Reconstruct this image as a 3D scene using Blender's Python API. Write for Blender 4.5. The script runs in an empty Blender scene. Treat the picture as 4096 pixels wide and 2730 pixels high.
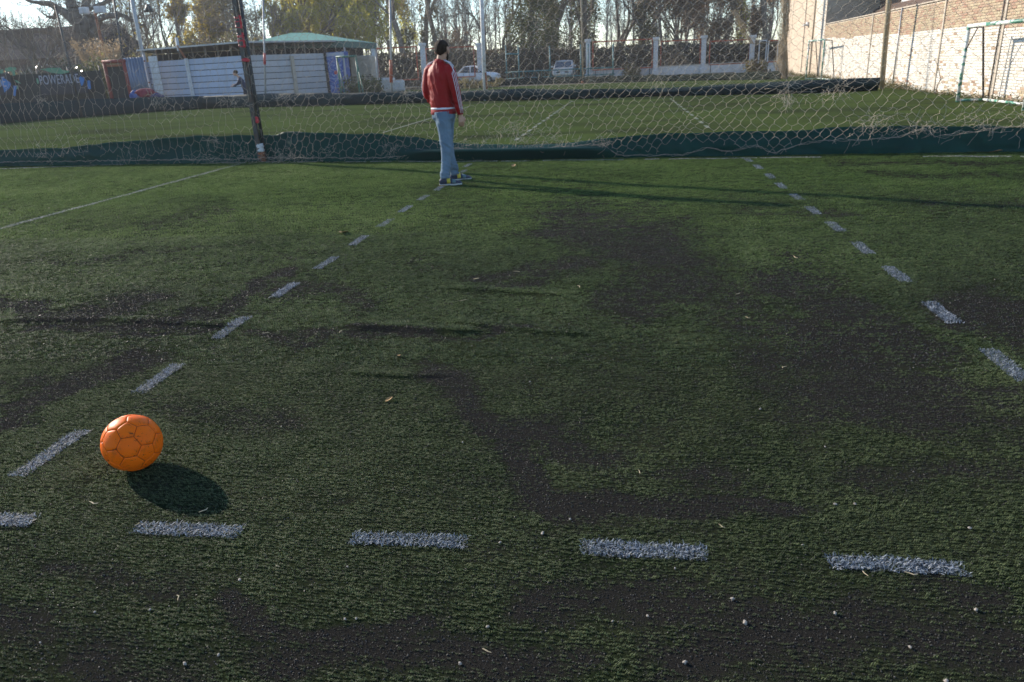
import bpy, math, random
import numpy as np
from mathutils import Vector, Matrix
random.seed(7)
RNG = np.random.default_rng(11)
SC = bpy.context.scene
COL = SC.collection
R = math.radians
PI = math.pi

# ------------------------------------------------------------------ camera
CAM_H = 1.42
FPX = 738.0                                     # focal length in pixels of a 1024 wide frame
AX = np.array([0.989075, 0.006014, -0.147290])     # world X (right), Y (away) seen in camera axes
AY = np.array([0.139958, -0.352020, 0.925469])
def _orth():
    y = AY / np.linalg.norm(AY)
    x = AX - y * (AX @ y); x /= np.linalg.norm(x)
    return x, y, np.cross(x, y)                 # z up in (right, down, forward) axes
EX, EY, EZ = _orth()
cam_d = bpy.data.cameras.new('camera')
cam = bpy.data.objects.new('camera', cam_d); COL.objects.link(cam); SC.camera = cam
cam_d.sensor_width = 36.0; cam_d.lens = FPX / 1024 * 36
cam_d.clip_start = 0.05; cam_d.clip_end = 3000
right = Vector((EX[0], EY[0], EZ[0])); down = Vector((EX[1], EY[1], EZ[1])); fwd = Vector((EX[2], EY[2], EZ[2]))
cam.matrix_world = Matrix(((right.x, -down.x, -fwd.x, 0), (right.y, -down.y, -fwd.y, 0), (right.z, -down.z, -fwd.z, CAM_H), (0, 0, 0, 1)))
cam_d.dof.use_dof = True; cam_d.dof.focus_distance = 3.3; cam_d.dof.aperture_fstop = 6.3

# ------------------------------------------------------------------ sky, sun, exposure
SUN_EL = 21.5; SUN_AZ = -61.0                   # azimuth measured from +Y towards +X
world = bpy.data.worlds.new('World'); SC.world = world; world.use_nodes = True
wn = world.node_tree.nodes; wl = world.node_tree.links
sky = wn.new('ShaderNodeTexSky'); sky.sky_type = 'NISHITA'; sky.sun_disc = False
sky.sun_elevation = R(SUN_EL); sky.sun_rotation = R(SUN_AZ) % (2 * PI)
sky.air_density = 1.0; sky.dust_density = 0.25; sky.ozone_density = 2.5; sky.altitude = 700
bg = wn['Background']; bg.inputs['Strength'].default_value = 0.15
wl.new(sky.outputs[0], bg.inputs[0])
sun_d = bpy.data.lights.new('sun', 'SUN'); sun_d.energy = 4.6; sun_d.angle = R(0.55); sun_d.color = (1.0, 0.9, 0.76)
sun = bpy.data.objects.new('sun', sun_d); COL.objects.link(sun)
sdir = Vector((math.sin(R(SUN_AZ)) * math.cos(R(SUN_EL)), math.cos(R(SUN_AZ)) * math.cos(R(SUN_EL)), math.sin(R(SUN_EL))))
sun.rotation_euler = sdir.to_track_quat('Z', 'Y').to_euler(); sun.location = (-20, 10, 20)
SC.view_settings.view_transform = 'Standard'; SC.view_settings.look = 'None'
SC.view_settings.exposure = 0.86; SC.view_settings.gamma = 1.0; SC.view_settings.use_curve_mapping = False
SC.render.engine = 'CYCLES'
SC.cycles.use_denoising = True; SC.cycles.denoiser = 'OPENIMAGEDENOISE'; SC.cycles.denoising_input_passes = 'RGB_ALBEDO_NORMAL'; SC.cycles.denoising_prefilter = 'ACCURATE'
SC.cycles.max_bounces = 6; SC.cycles.transparent_max_bounces = 8
SC.cycles.sample_clamp_indirect = 4.0

# ------------------------------------------------------------------ survey helpers (photo is 4096 wide)
def ray(px, py):
    d = np.array([px / 4 - 512, py / 4 - 341, FPX])
    return np.array([d @ EX, d @ EY, d @ EZ])
def at(px, py, Y):
    r = ray(px, py); k = Y / r[1]
    return Vector((r[0] * k, Y, CAM_H + r[2] * k))
def onground(px, py, z=0.0):
    r = ray(px, py); k = (z - CAM_H) / r[2]
    return Vector((r[0] * k, r[1] * k, z))
def project(P):
    P = np.asarray(P, float); q = P - np.array([0, 0, CAM_H])
    w = q[:, :1] * EX + q[:, 1:2] * EY + q[:, 2:3] * EZ
    return np.c_[512 + FPX * w[:, 0] / w[:, 2], 341 + FPX * w[:, 1] / w[:, 2]] * 4, w[:, 2]

# ------------------------------------------------------------------ numpy noise
def _hash(ix, iy, seed):
    h = (ix.astype(np.int64) * 374761393 + iy.astype(np.int64) * 668265263 + seed * 2147483647) & 0xFFFFFFFF
    h = ((h ^ (h >> 13)) * 1274126177) & 0xFFFFFFFF
    return ((h ^ (h >> 16)) & 0xFFFF) / 65535.0
def vnoise(x, y, seed=0):
    ix = np.floor(x); iy = np.floor(y); fx = x - ix; fy = y - iy
    fx = fx * fx * (3 - 2 * fx); fy = fy * fy * (3 - 2 * fy)
    a = _hash(ix, iy, seed); b = _hash(ix + 1, iy, seed); c = _hash(ix, iy + 1, seed); d = _hash(ix + 1, iy + 1, seed)
    return (a * (1 - fx) + b * fx) * (1 - fy) + (c * (1 - fx) + d * fx) * fy
def fbm(x, y, oct=4, seed=0):
    s = 0; amp = 0.5; t = 0
    for o in range(oct):
        s = s + amp * vnoise(x * 2 ** o, y * 2 ** o, seed + o * 17); t += amp; amp *= 0.55
    return s / t

# ------------------------------------------------------------------ mesh helpers
def mesh_np(name, V, F, smooth=False):
    V = np.asarray(V, np.float32); F = np.asarray(F, np.int32)
    me = bpy.data.meshes.new(name)
    me.vertices.add(len(V)); me.vertices.foreach_set('co', V.ravel())
    k = F.shape[1]
    me.loops.add(F.size); me.loops.foreach_set('vertex_index', F.ravel())
    me.polygons.add(len(F)); me.polygons.foreach_set('loop_start', np.arange(0, F.size, k, dtype=np.int32))
    me.polygons.foreach_set('use_smooth', np.full(len(F), smooth))
    me.update(calc_edges=True); me.validate()
    return me
def link(name, me, mat=None, parent=None, loc=None):
    o = bpy.data.objects.new(name, me); COL.objects.link(o)
    if mat is not None:
        me.materials.clear(); me.materials.append(mat)
    if parent is not None: o.parent = parent
    if loc is not None: o.location = loc
    return o
def tag(o, label=None, cat=None, group=None, kind=None):
    if label: o['label'] = label
    if cat: o['category'] = cat
    if group: o['group'] = group
    if kind: o['kind'] = kind
    return o
def thing(name, label, cat, loc=(0, 0, 0), rz=0, group=None):
    o = bpy.data.objects.new(name, None); COL.objects.link(o); o.empty_display_size = 0.1
    o.location = loc; o.rotation_euler = (0, 0, rz)
    return tag(o, label, cat, group)
def copy_tree(o, parent=None):
    c = o.copy(); COL.objects.link(c); c.parent = parent
    for ch in [x for x in o.children]: copy_tree(ch, c)
    return c

class MB:
    def __init__(s): s.v = []; s.f = []
    def add(s, V, F):
        n = len(s.v); s.v += [tuple(p) for p in V]; s.f += [tuple(i + n for i in f) for f in F]; return s
    def box(s, c, d, rz=0, M=None):
        hx, hy, hz = d[0] / 2, d[1] / 2, d[2] / 2
        V = [Vector((x, y, z)) for z in (-hz, hz) for x, y in ((-hx, -hy), (hx, -hy), (hx, hy), (-hx, hy))]
        M = M or Matrix.Rotation(rz, 3, 'Z'); c = Vector(c)
        return s.add([M @ p + c for p in V], [(0, 3, 2, 1), (4, 5, 6, 7), (0, 1, 5, 4), (1, 2, 6, 5), (2, 3, 7, 6), (3, 0, 4, 7)])
    def tube(s, pts, r, n=8, cap=True):
        pts = [Vector(p) for p in pts]; m = len(pts)
        rr = r if hasattr(r, '__len__') else [r] * m
        base = len(s.v); up = None
        for i, p in enumerate(pts):
            t = (pts[min(i + 1, m - 1)] - pts[max(i - 1, 0)])
            t = t.normalized() if t.length > 1e-9 else Vector((0, 0, 1))
            if up is None: up = Vector((0, 0, 1)) if abs(t.z) < 0.9 else Vector((1, 0, 0))
            a = t.cross(up).normalized(); b = a.cross(t).normalized(); up = b
            for k in range(n):
                q = 2 * PI * k / n
                s.v.append(tuple(p + (a * math.cos(q) + b * math.sin(q)) * rr[i]))
        for i in range(m - 1):
            for k in range(n):
                k2 = (k + 1) % n
                s.f.append((base + i * n + k, base + i * n + k2, base + (i + 1) * n + k2, base + (i + 1) * n + k))
        if cap:
            s.f.append(tuple(base + k for k in range(n))[::-1]); s.f.append(tuple(base + (m - 1) * n + k for k in range(n)))
        return s
    def rings(s, rings, cap=True):
        base = len(s.v); n = len(rings[0])
        for rg in rings: s.v += [tuple(p) for p in rg]
        for i in range(len(rings) - 1):
            for k in range(n):
                k2 = (k + 1) % n
                s.f.append((base + i * n + k, base + i * n + k2, base + (i + 1) * n + k2, base + (i + 1) * n + k))
        if cap:
            s.f.append(tuple(base + k for k in range(n))[::-1]); s.f.append(tuple(base + (len(rings) - 1) * n + k for k in range(n)))
        return s
    def prism(s, poly, d):
        d = Vector(d); n = len(poly); P = [Vector(p) for p in poly]
        return s.add(P + [p + d for p in P], [tuple(range(n))[::-1], tuple(range(n, 2 * n))] + [(i, (i + 1) % n, n + (i + 1) % n, n + i) for i in range(n)])
    def mesh(s, name, smooth=False):
        me = bpy.data.meshes.new(name); me.from_pydata(s.v, [], s.f); me.update()
        if smooth: me.polygons.foreach_set('use_smooth', [True] * len(me.polygons))
        return me
    def build(s, name, mat, parent=None, smooth=False, loc=None, bevel=0):
        o = link(name, s.mesh(name, smooth), mat, parent, loc)
        if bevel:
            m = o.modifiers.new('bevel', 'BEVEL'); m.width = bevel; m.segments = 2; m.limit_method = 'ANGLE'
        return o
def fuse(mb, voxel, smooth=6, name='fused', disp=None):
    """union of closed shapes into one continuous surface"""
    o = bpy.data.objects.new(name, mb.mesh(name)); COL.objects.link(o)
    m = o.modifiers.new('r', 'REMESH'); m.mode = 'VOXEL'; m.voxel_size = voxel; m.use_smooth_shade = True
    if smooth:
        k = o.modifiers.new('s', 'SMOOTH'); k.iterations = smooth; k.factor = 0.5
    bpy.context.view_layer.update()
    dg = bpy.context.evaluated_depsgraph_get()
    me = bpy.data.meshes.new_from_object(o.evaluated_get(dg), preserve_all_data_layers=False, depsgraph=dg)
    old = o.data; bpy.data.objects.remove(o); bpy.data.meshes.remove(old)
    if disp is not None:
        V = np.empty(len(me.vertices) * 3, np.float32); me.vertices.foreach_get('co', V); V = V.reshape(-1, 3)
        N = np.empty(len(me.vertices) * 3, np.float32); me.vertices.foreach_get('normal', N); N = N.reshape(-1, 3)
        me.vertices.foreach_set('co', (V + N * disp(V)[:, None]).astype(np.float32).ravel()); me.update()
    me.name = name
    return me
def strands(P0, P1, r0, r1=None, n=3):
    """many straight tapered bars at once -> verts, quads"""
    P0 = np.asarray(P0, float); P1 = np.asarray(P1, float); m = len(P0)
    r0 = np.broadcast_to(np.asarray(r0, float), (m,)); r1 = r0 if r1 is None else np.broadcast_to(np.asarray(r1, float), (m,))
    t = P1 - P0; L = np.linalg.norm(t, axis=1, keepdims=True); t = t / np.maximum(L, 1e-9)
    up = np.where(np.abs(t[:, 2:3]) < 0.9, np.array([[0, 0, 1.0]]), np.array([[1.0, 0, 0]]))
    a = np.cross(t, up); a /= np.maximum(np.linalg.norm(a, axis=1, keepdims=True), 1e-9); b = np.cross(a, t)
    V = np.empty((m, 2 * n, 3)); F = np.empty((m, n, 4), np.int64)
    for k in range(n):
        q = 2 * PI * k / n; o = a * math.cos(q) + b * math.sin(q)
        V[:, k] = P0 + o * r0[:, None]; V[:, n + k] = P1 + o * r1[:, None]
        k2 = (k + 1) % n; base = np.arange(m) * 2 * n
        F[:, k, 0] = base + k; F[:, k, 1] = base + k2; F[:, k, 2] = base + n + k2; F[:, k, 3] = base + n + k
    return V.reshape(-1, 3), F.reshape(-1, 4)
def merge(parts):
    Vs = []; Fs = []; n = 0
    for V, F in parts:
        Vs.append(V); Fs.append(F + n); n += len(V)
    return np.concatenate(Vs), np.concatenate(Fs)

# ------------------------------------------------------------------ materials
class NT:
    def __init__(s, name):
        s.m = bpy.data.materials.new(name); s.m.use_nodes = True
        s.t = s.m.node_tree; s.b = s.t.nodes['Principled BSDF']; s.out = s.t.nodes['Material Output']
    def n(s, typ, **kw):
        x = s.t.nodes.new(typ)
        for k, v in kw.items():
            if k.startswith('i_'):
                key = k[2:]; x.inputs[int(key) if key.isdigit() else key.replace('_', ' ')].default_value = v
            else: setattr(x, k, v)
        return x
    def l(s, a, b): s.t.links.new(a, b)
    def ramp(s, src, stops):
        r = s.n('ShaderNodeValToRGB'); e = r.color_ramp.elements
        while len(e) < len(stops): e.new(0.5)
        for i, (p, c) in enumerate(stops):
            e[i].position = p; e[i].color = (*c, 1) if len(c) == 3 else c
        s.l(src, r.inputs[0]); return r.outputs[0]
    def noise(s, scale, detail=4, rough=0.55, coord='Object', stretch=None, dist=0.0):
        tc = s.n('ShaderNodeTexCoord'); src = tc.outputs[coord]
        if stretch:
            mp = s.n('ShaderNodeMapping'); mp.inputs['Scale'].default_value = stretch; s.l(src, mp.inputs[0]); src = mp.outputs[0]
        x = s.n('ShaderNodeTexNoise'); x.inputs['Scale'].default_value = scale; x.inputs['Detail'].default_value = detail
        x.inputs['Roughness'].default_value = rough; x.inputs['Distortion'].default_value = dist
        s.l(src, x.inputs['Vector']); return x.outputs['Fac']
    def mix(s, fac, a, b, blend='MIX'):
        x = s.n('ShaderNodeMix', data_type='RGBA', blend_type=blend)
        for sock, v in ((x.inputs[0], fac), (x.inputs[6], a), (x.inputs[7], b)):
            if isinstance(v, (int, float)): sock.default_value = v
            elif isinstance(v, tuple): sock.default_value = (*v, 1) if len(v) == 3 else v
            else: s.l(v, sock)
        return x.outputs[2]
    def math(s, op, a, b=0.0, clamp=False):
        x = s.n('ShaderNodeMath', operation=op, use_clamp=clamp)
        for sock, v in ((x.inputs[0], a), (x.inputs[1], b)):
            if isinstance(v, (int, float)): sock.default_value = v
            else: s.l(v, sock)
        return x.outputs[0]
    def bump(s, h, strength=0.3, dist=0.01):
        x = s.n('ShaderNodeBump'); x.inputs['Strength'].default_value = strength; x.inputs['Distance'].default_value = dist
        s.l(h, x.inputs['Height']); s.l(x.outputs[0], s.b.inputs['Normal'])
    def base(s, c):
        if isinstance(c, tuple): s.b.inputs['Base Color'].default_value = (*c, 1)
        else: s.l(c, s.b.inputs['Base Color'])
    def set(s, rough=None, metal=None, spec=None):
        if rough is not None:
            if isinstance(rough, (int, float)): s.b.inputs['Roughness'].default_value = rough
            else: s.l(rough, s.b.inputs['Roughness'])
        if metal is not None: s.b.inputs['Metallic'].default_value = metal
        if spec is not None: s.b.inputs['Specular IOR Level'].default_value = spec
    def translucent(s, col, fac):
        tr = s.n('ShaderNodeBsdfTranslucent'); mx = s.n('ShaderNodeMixShader')
        if isinstance(col, tuple): tr.inputs[0].default_value = (*col, 1)
        else: s.l(col, tr.inputs[0])
        mx.inputs[0].default_value = fac
        s.l(s.b.outputs[0], mx.inputs[1]); s.l(tr.outputs[0], mx.inputs[2]); s.l(mx.outputs[0], s.out.inputs[0])
def simple(name, c1, c2=None, scale=6.0, rough=0.7, metal=0.0, bump=0.0, bscale=40.0, stretch=None, spec=0.5, dirt=None, dirt_amt=0.5, trans=0.0):
    """two-tone weathered surface: base tones, optional dirt stains, fine relief"""
    t = NT(name); c2 = c2 or tuple(x * 0.72 for x in c1)
    f = t.noise(scale, 5, 0.6, stretch=stretch)
    col = t.mix(t.ramp(f, [(0.32, (0, 0, 0)), (0.68, (1, 1, 1))]), c1, c2)
    if dirt:
        d = t.noise(scale * 2.7 + 1, 6, 0.7)
        col = t.mix(t.ramp(d, [(0.55 - 0.2 * dirt_amt, (0, 0, 0)), (0.75, (1, 1, 1))]), col, dirt)
    t.base(col); t.set(rough, metal, spec)
    if bump: t.bump(t.noise(bscale, 4, 0.6), bump, 0.01)
    if trans: t.translucent(col, trans)
    return t.m
def leafmat(name, tones, trans=0.35):
    t = NT(name); g = t.n('ShaderNodeNewGeometry'); n = len(tones)
    col = t.ramp(g.outputs['Random Per Island'], [(i / max(n - 1, 1), c) for i, c in enumerate(tones)])
    t.base(col); t.set(0.55, 0, 0.3); t.translucent(col, trans)
    return t.m
M = {}
M['net'] = simple('net_cord', (0.47, 0.40, 0.31), (0.33, 0.28, 0.22), 14, 0.85)
M['net_far'] = simple('net_cord_far', (0.42, 0.37, 0.31), (0.30, 0.26, 0.22), 14, 0.85)
M['steel_dark'] = simple('weathered_dark_steel', (0.10, 0.10, 0.095), (0.05, 0.05, 0.05), 5, 0.6, 0.3, 0.2, dirt=(0.14, 0.07, 0.035), dirt_amt=0.5)
M['black_pipe'] = simple('black_pipe', (0.016, 0.017, 0.018), (0.03, 0.03, 0.03), 7, 0.5)
M['red_tape'] = simple('red_tape', (0.55, 0.035, 0.045), (0.38, 0.02, 0.03), 12, 0.45, bump=0.4, bscale=30)
M['rust'] = simple('rusty_paint', (0.30, 0.10, 0.04), (0.16, 0.06, 0.03), 9, 0.8)
M['orange_paint'] = simple('orange_red_paint', (0.45, 0.09, 0.03), (0.28, 0.06, 0.03), 6, 0.6)
M['white_paint'] = simple('white_paint', (0.62, 0.63, 0.64), (0.50, 0.51, 0.52), 3, 0.6, dirt=(0.32, 0.28, 0.22), dirt_amt=0.2)
M['grey_pole'] = simple('galvanised', (0.38, 0.39, 0.40), (0.28, 0.29, 0.30), 4, 0.5, 0.4)
M['wood_pole'] = simple('bare_wood_pole', (0.36, 0.29, 0.19), (0.24, 0.19, 0.12), 5, 0.8, stretch=(1, 1, 0.15))
M['teal_paint'] = simple('teal_paint', (0.04, 0.17, 0.17), (0.03, 0.11, 0.12), 5, 0.5)
M['green_paint'] = simple('green_paint', (0.025, 0.16, 0.10), (0.02, 0.10, 0.06), 6, 0.5, dirt=(0.35, 0.36, 0.34), dirt_amt=0.2)
M['dark'] = simple('dark_gap', (0.03, 0.028, 0.026), (0.02, 0.02, 0.02), 3, 0.9)
M['bark'] = simple('bark', (0.19, 0.155, 0.12), (0.12, 0.10, 0.08), 3, 0.9, bump=0.5, bscale=12, stretch=(1, 1, 0.3))
M['bark_pale'] = simple('bark_pale', (0.20, 0.17, 0.14), (0.12, 0.10, 0.08), 2, 0.9, bump=0.5, bscale=10)
# ================================================================== GROUND
# bare earth to the horizon
t = NT('bare_earth')
f1 = t.noise(0.25, 6, 0.6); f2 = t.noise(9, 5, 0.65)
c = t.mix(f1, (0.15, 0.125, 0.095), (0.085, 0.08, 0.05)); c = t.mix(t.math('MULTIPLY', f2, 0.6), c, (0.05, 0.045, 0.035))
t.base(c); t.set(0.95, 0, 0.2); t.bump(f2, 0.5, 0.03)
M['earth'] = t.m
g = MB(); g.add([(-450, -150, -0.03), (450, -150, -0.03), (450, 650, -0.03), (-450, 650, -0.03)], [(0, 1, 2, 3)])
tag(g.build('ground', M['earth']), kind='structure')

# ---- where the turf is worn (photo survey: polyline, half width, strength), D = 2353 wide overview
DK = 4096 / 2353
WEAR = [
 ([(1340, 520), (1480, 560), (1560, 640)], 95, 0.85), ([(1080, 640), (1200, 632), (1330, 622)], 28, 0.75),
 ([(1450, 500), (1500, 480)], 40, 0.5), ([(1800, 640), (1930, 690), (2060, 790)], 75, 0.85),
 ([(1900, 800), (1960, 900), (2100, 920), (2230, 960)], 90, 0.85), ([(2230, 690), (2353, 760)], 60, 0.8),
 ([(1680, 690), (1760, 760), (1850, 850)], 70, 0.55), ([(1450, 690), (1600, 680)], 45, 0.6),
 ([(1030, 880), (1120, 900), (1180, 1000), (1220, 1110), (1330, 1150), (1560, 1165), (1800, 1185)], 42, 0.9),
 ([(1230, 960), (1330, 1010), (1420, 1040)], 55, 0.6), ([(1560, 1080), (1700, 1120)], 40, 0.5),
 ([(-20, 715), (120, 712), (240, 705), (345, 680)], 26, 0.85), ([(60, 742), (300, 745), (450, 728), (545, 690), (610, 645), (660, 618)], 17, 0.95),
 ([(220, 778), (380, 760), (520, 748)], 13, 0.8), ([(-20, 955), (110, 925), (210, 885), (290, 850)], 36, 0.9), ([(-20, 900), (40, 895)], 26, 0.6),
 ([(640, 680), (740, 665), (830, 700)], 32, 0.55), ([(560, 760), (700, 770), (830, 765), (960, 768)], 16, 0.75),
 ([(960, 770), (1080, 775), (1190, 765)], 14, 0.8), ([(420, 950), (600, 960)], 45, 0.45), ([(80, 600), (330, 590)], 20, 0.4),
 ([(330, 520), (520, 475)], 22, 0.35), ([(380, 590), (560, 560)], 14, 0.4),
 ([(540, 1350), (640, 1405), (760, 1440), (880, 1440), (960, 1415)], 32, 0.8), ([(700, 1500), (1000, 1490), (1300, 1510)], 75, 0.75),
 ([(1250, 1330), (1500, 1350), (1700, 1420)], 70, 0.6), ([(1650, 1500), (1950, 1450), (2300, 1500)], 90, 0.7), ([(2150, 1360), (2300, 1400)], 50, 0.7),
 ([(-20, 1420), (200, 1500), (400, 1540)], 80, 0.5), ([(250, 1290), (420, 1330)], 40, 0.45), ([(1950, 1110), (2200, 1120), (2353, 1090)], 50, 0.5),
 ([(2000, 395), (2150, 405), (2353, 400)], 9, 0.6), ([(1700, 480), (1850, 500), (2000, 505)], 10, 0.5), ([(2100, 460), (2353, 470)], 12, 0.35), ([(1900, 375), (2353, 378)], 8, 0.6),
 ([(950, 600), (1100, 660)], 30, 0.3), ([(2240, 900), (2353, 1000)], 60, 0.5)]
def wear_at(X, Y):
    P = np.c_[X, Y, np.zeros_like(X)]
    uv, dep = project(P)
    u = uv[:, 0] / DK; v = uv[:, 1] / DK
    w1 = (fbm(X * 1.7, Y * 1.7, 5, 3) - 0.5); w2 = (fbm(X * 1.7 + 40, Y * 1.7, 5, 5) - 0.5)
    m = np.zeros_like(X)
    sc = np.clip((v - 300) / 500, 0.15, 1.4)
    u = u + w1 * 260 * sc; v = v + w2 * 130 * sc
    for pts, rad, st in WEAR:
        best = np.full_like(X, 1e9)
        for (x0, y0), (x1, y1) in zip(pts[:-1], pts[1:]):
            dx, dy = x1 - x0, (y1 - y0) * 1.8
            tt = np.clip(((u - x0) * dx + (v - y0) * 1.8 * dy) / (dx * dx + dy * dy + 1e-9), 0, 1)
            best = np.minimum(best, np.hypot(u - x0 - tt * dx, (v - y0) * 1.8 - tt * dy))
        q = np.clip(1.1 - best / (rad * 2.0), 0, 1); m = np.maximum(m, 0.80 * st * q * q * (3 - 2 * q))
    grain = fbm(X * 14, Y * 14, 4, 9); broad = fbm(X * 0.7, Y * 0.7, 4, 21)
    m = np.where(dep < 0.3, 0.3, m) * (0.62 + 0.75 * fbm(X * 5, Y * 5, 3, 41)) + 0.55 * np.clip(broad - 0.45, 0, 1) + 0.16 * np.clip((700 - Y * 90) / 500, 0.25, 1)
    m = m + ((grain - 0.5) * 0.6 + (fbm(X * 45, Y * 45, 2, 19) - 0.5) * 0.45) * np.clip(m * 3 + 0.3, 0, 1)
    return np.clip(m, 0, 1)
RIDGES = [([(20, 743), (180, 740), (330, 745), (500, 751)], 0.016, 0.03), ([(820, 757), (900, 757), (985, 766), (1060, 766)], 0.024, 0.03),
          ([(1060, 748), (1180, 762), (1310, 771)], 0.016, 0.03), ([(1060, 668), (1150, 672), (1260, 681)], 0.016, 0.035), ([(830, 864), (920, 868), (1000, 867)], 0.012, 0.022)]
RID = [([onground(x * DK, y * DK).xy for x, y in p], h, w) for p, h, w in RIDGES]
def height_at(X, Y):
    z = (fbm(X * 0.55, Y * 0.55, 3, 31) - 0.5) * 0.035 + (fbm(X * 3, Y * 3, 3, 33) - 0.5) * 0.008
    for pts, h, w in RID:
        best = np.full_like(X, 1e9); side = np.zeros_like(X)
        for a, b in zip(pts[:-1], pts[1:]):
            dx, dy = b[0] - a[0], b[1] - a[1]; L2 = dx * dx + dy * dy
            tt = np.clip(((X - a[0]) * dx + (Y - a[1]) * dy) / L2, 0, 1)
            d = np.hypot(X - a[0] - tt * dx, Y - a[1] - tt * dy); s = np.sign((Y - a[1]) * dx - (X - a[0]) * dy)
            up = d < best; best = np.where(up, d, best); side = np.where(up, s, side)
        k = np.where(side > 0, np.exp(-(best / (w * 3.2)) ** 2), np.exp(-(best / (w * 0.55)) ** 2))
        z = z + h * k
    return z
# ---- near pitch: rubber crumb and turf backing
xs = np.concatenate([np.arange(-18, -5, 0.12), np.arange(-5, 4.5, 0.034), np.arange(4.5, 10.2, 0.12)])
ys = np.concatenate([np.arange(-6, 0.4, 0.15), np.arange(0.4, 4.2, 0.022), np.arange(4.2, 8, 0.04), np.arange(8, 14.6, 0.07)])
GX, GY = np.meshgrid(xs, ys); gx = GX.ravel(); gy = GY.ravel()
gz = height_at(gx, gy); wr = wear_at(gx, gy)
nx, ny = len(xs), len(ys)
ii = (np.arange(ny - 1)[:, None] * nx + np.arange(nx - 1)[None, :]).ravel()
me = mesh_np('turf_pitch', np.c_[gx, gy, gz], np.c_[ii, ii + 1, ii + nx + 1, ii + nx], True)
atw = me.attributes.new('wear', 'FLOAT', 'POINT'); atw.data.foreach_set('value', wr.astype(np.float32))
t = NT('turf_backing_and_crumb')
a = t.n('ShaderNodeAttribute', attribute_name='wear')
fine = t.noise(520, 3, 0.7); mid = t.noise(130, 3, 0.65); big = t.noise(3, 5, 0.6)
rows = t.noise(1, 3, 0.6, stretch=(28, 62, 1))
crumb = t.ramp(fine, [(0.28, (0.008, 0.0075, 0.0065)), (0.56, (0.031, 0.0285, 0.025)), (0.74, (0.090, 0.082, 0.070))])
green = t.ramp(mid, [(0.30, (0.006, 0.009, 0.005)), (0.55, (0.020, 0.030, 0.013)), (0.75, (0.055, 0.075, 0.034))])
green = t.mix(t.ramp(big, [(0.35, (0, 0, 0)), (0.7, (1, 1, 1))]), green, t.mix(0.5, green, (0.05, 0.052, 0.028)))
k = t.math('ADD', a.outputs['Fac'], t.math('MULTIPLY', t.math('SUBTRACT', rows, 0.5), 0.8))
k = t.math('ADD', k, t.math('MULTIPLY', t.math('SUBTRACT', mid, 0.5), 1.3)); k = t.ramp(k, [(0.25, (0, 0, 0)), (0.72, (1, 1, 1))])
t.base(t.mix(k, green, crumb)); t.set(1.0, 0, 0.0)
t.bump(t.math('ADD', fine, t.math('MULTIPLY', mid, 1.5)), 0.9, 0.006)
M['crumb'] = t.m
pitch = link('turf_pitch', me, M['crumb']); tag(pitch, kind='structure')

# ---- turf fibres standing in tufted rows (uncountable): instanced tufts
def tuft_mesh(name, n, spread, h, w, seed):
    r = np.random.default_rng(seed); V = []; F = []
    for i in range(n):
        a = r.uniform(0, 2 * PI); x0, y0 = r.normal(0, spread * 1.5), r.normal(0, spread * 0.62); hh = h * r.uniform(0.5, 1.15)
        lean = r.uniform(0.4, 1.6); dx, dy = math.cos(a), math.sin(a); ww = w * r.uniform(0.7, 1.3); ca, sa = -dy * ww / 2, dx * ww / 2
        b = len(V); tipx, tipy = x0 + dx * hh * lean, y0 + dy * hh * lean; mx, my = x0 + dx * hh * lean * 0.35, y0 + dy * hh * lean * 0.35
        V += [(x0 - ca, y0 - sa, -0.003), (x0 + ca, y0 + sa, -0.003), (mx + ca, my + sa, hh * 0.65), (mx - ca, my - sa, hh * 0.65), (tipx + ca * .3, tipy + sa * .3, hh), (tipx - ca * .3, tipy - sa * .3, hh)]
        F += [(b, b + 1, b + 2, b + 3), (b + 3, b + 2, b + 4, b + 5)]
    return mesh_np(name, V, F)
t = NT('turf_fibre')
a = t.n('ShaderNodeAttribute', attribute_name='tone', attribute_type='INSTANCER')
gr = t.n('ShaderNodeNewGeometry')
v = t.math('ADD', t.math('MULTIPLY', a.outputs['Fac'], 0.72), t.math('MULTIPLY', gr.outputs['Random Per Island'], 0.28))
cl = t.n('ShaderNodeAttribute', attribute_name='far_green', attribute_type='INSTANCER')
c1 = t.ramp(v, [(0.0, (0.0251, 0.0296, 0.0205)), (0.28, (0.0616, 0.0821, 0.0376)), (0.55, (0.1060, 0.1368, 0.0593)), (0.8, (0.1539, 0.1847, 0.0855)), (0.97, (0.2508, 0.2508, 0.1710))])
c2 = t.ramp(v, [(0.0, (0.0251, 0.0342, 0.0171)), (0.28, (0.0616, 0.0980, 0.0285)), (0.55, (0.1049, 0.1642, 0.0422)), (0.8, (0.1482, 0.2098, 0.0616)), (0.97, (0.2280, 0.2622, 0.1140))])
col = t.mix(cl.outputs['Fac'], c1, c2)
t.base(col); t.set(0.6, 0, 0.22); t.translucent(col, 0.35)
M['fibre'] = t.m
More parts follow.
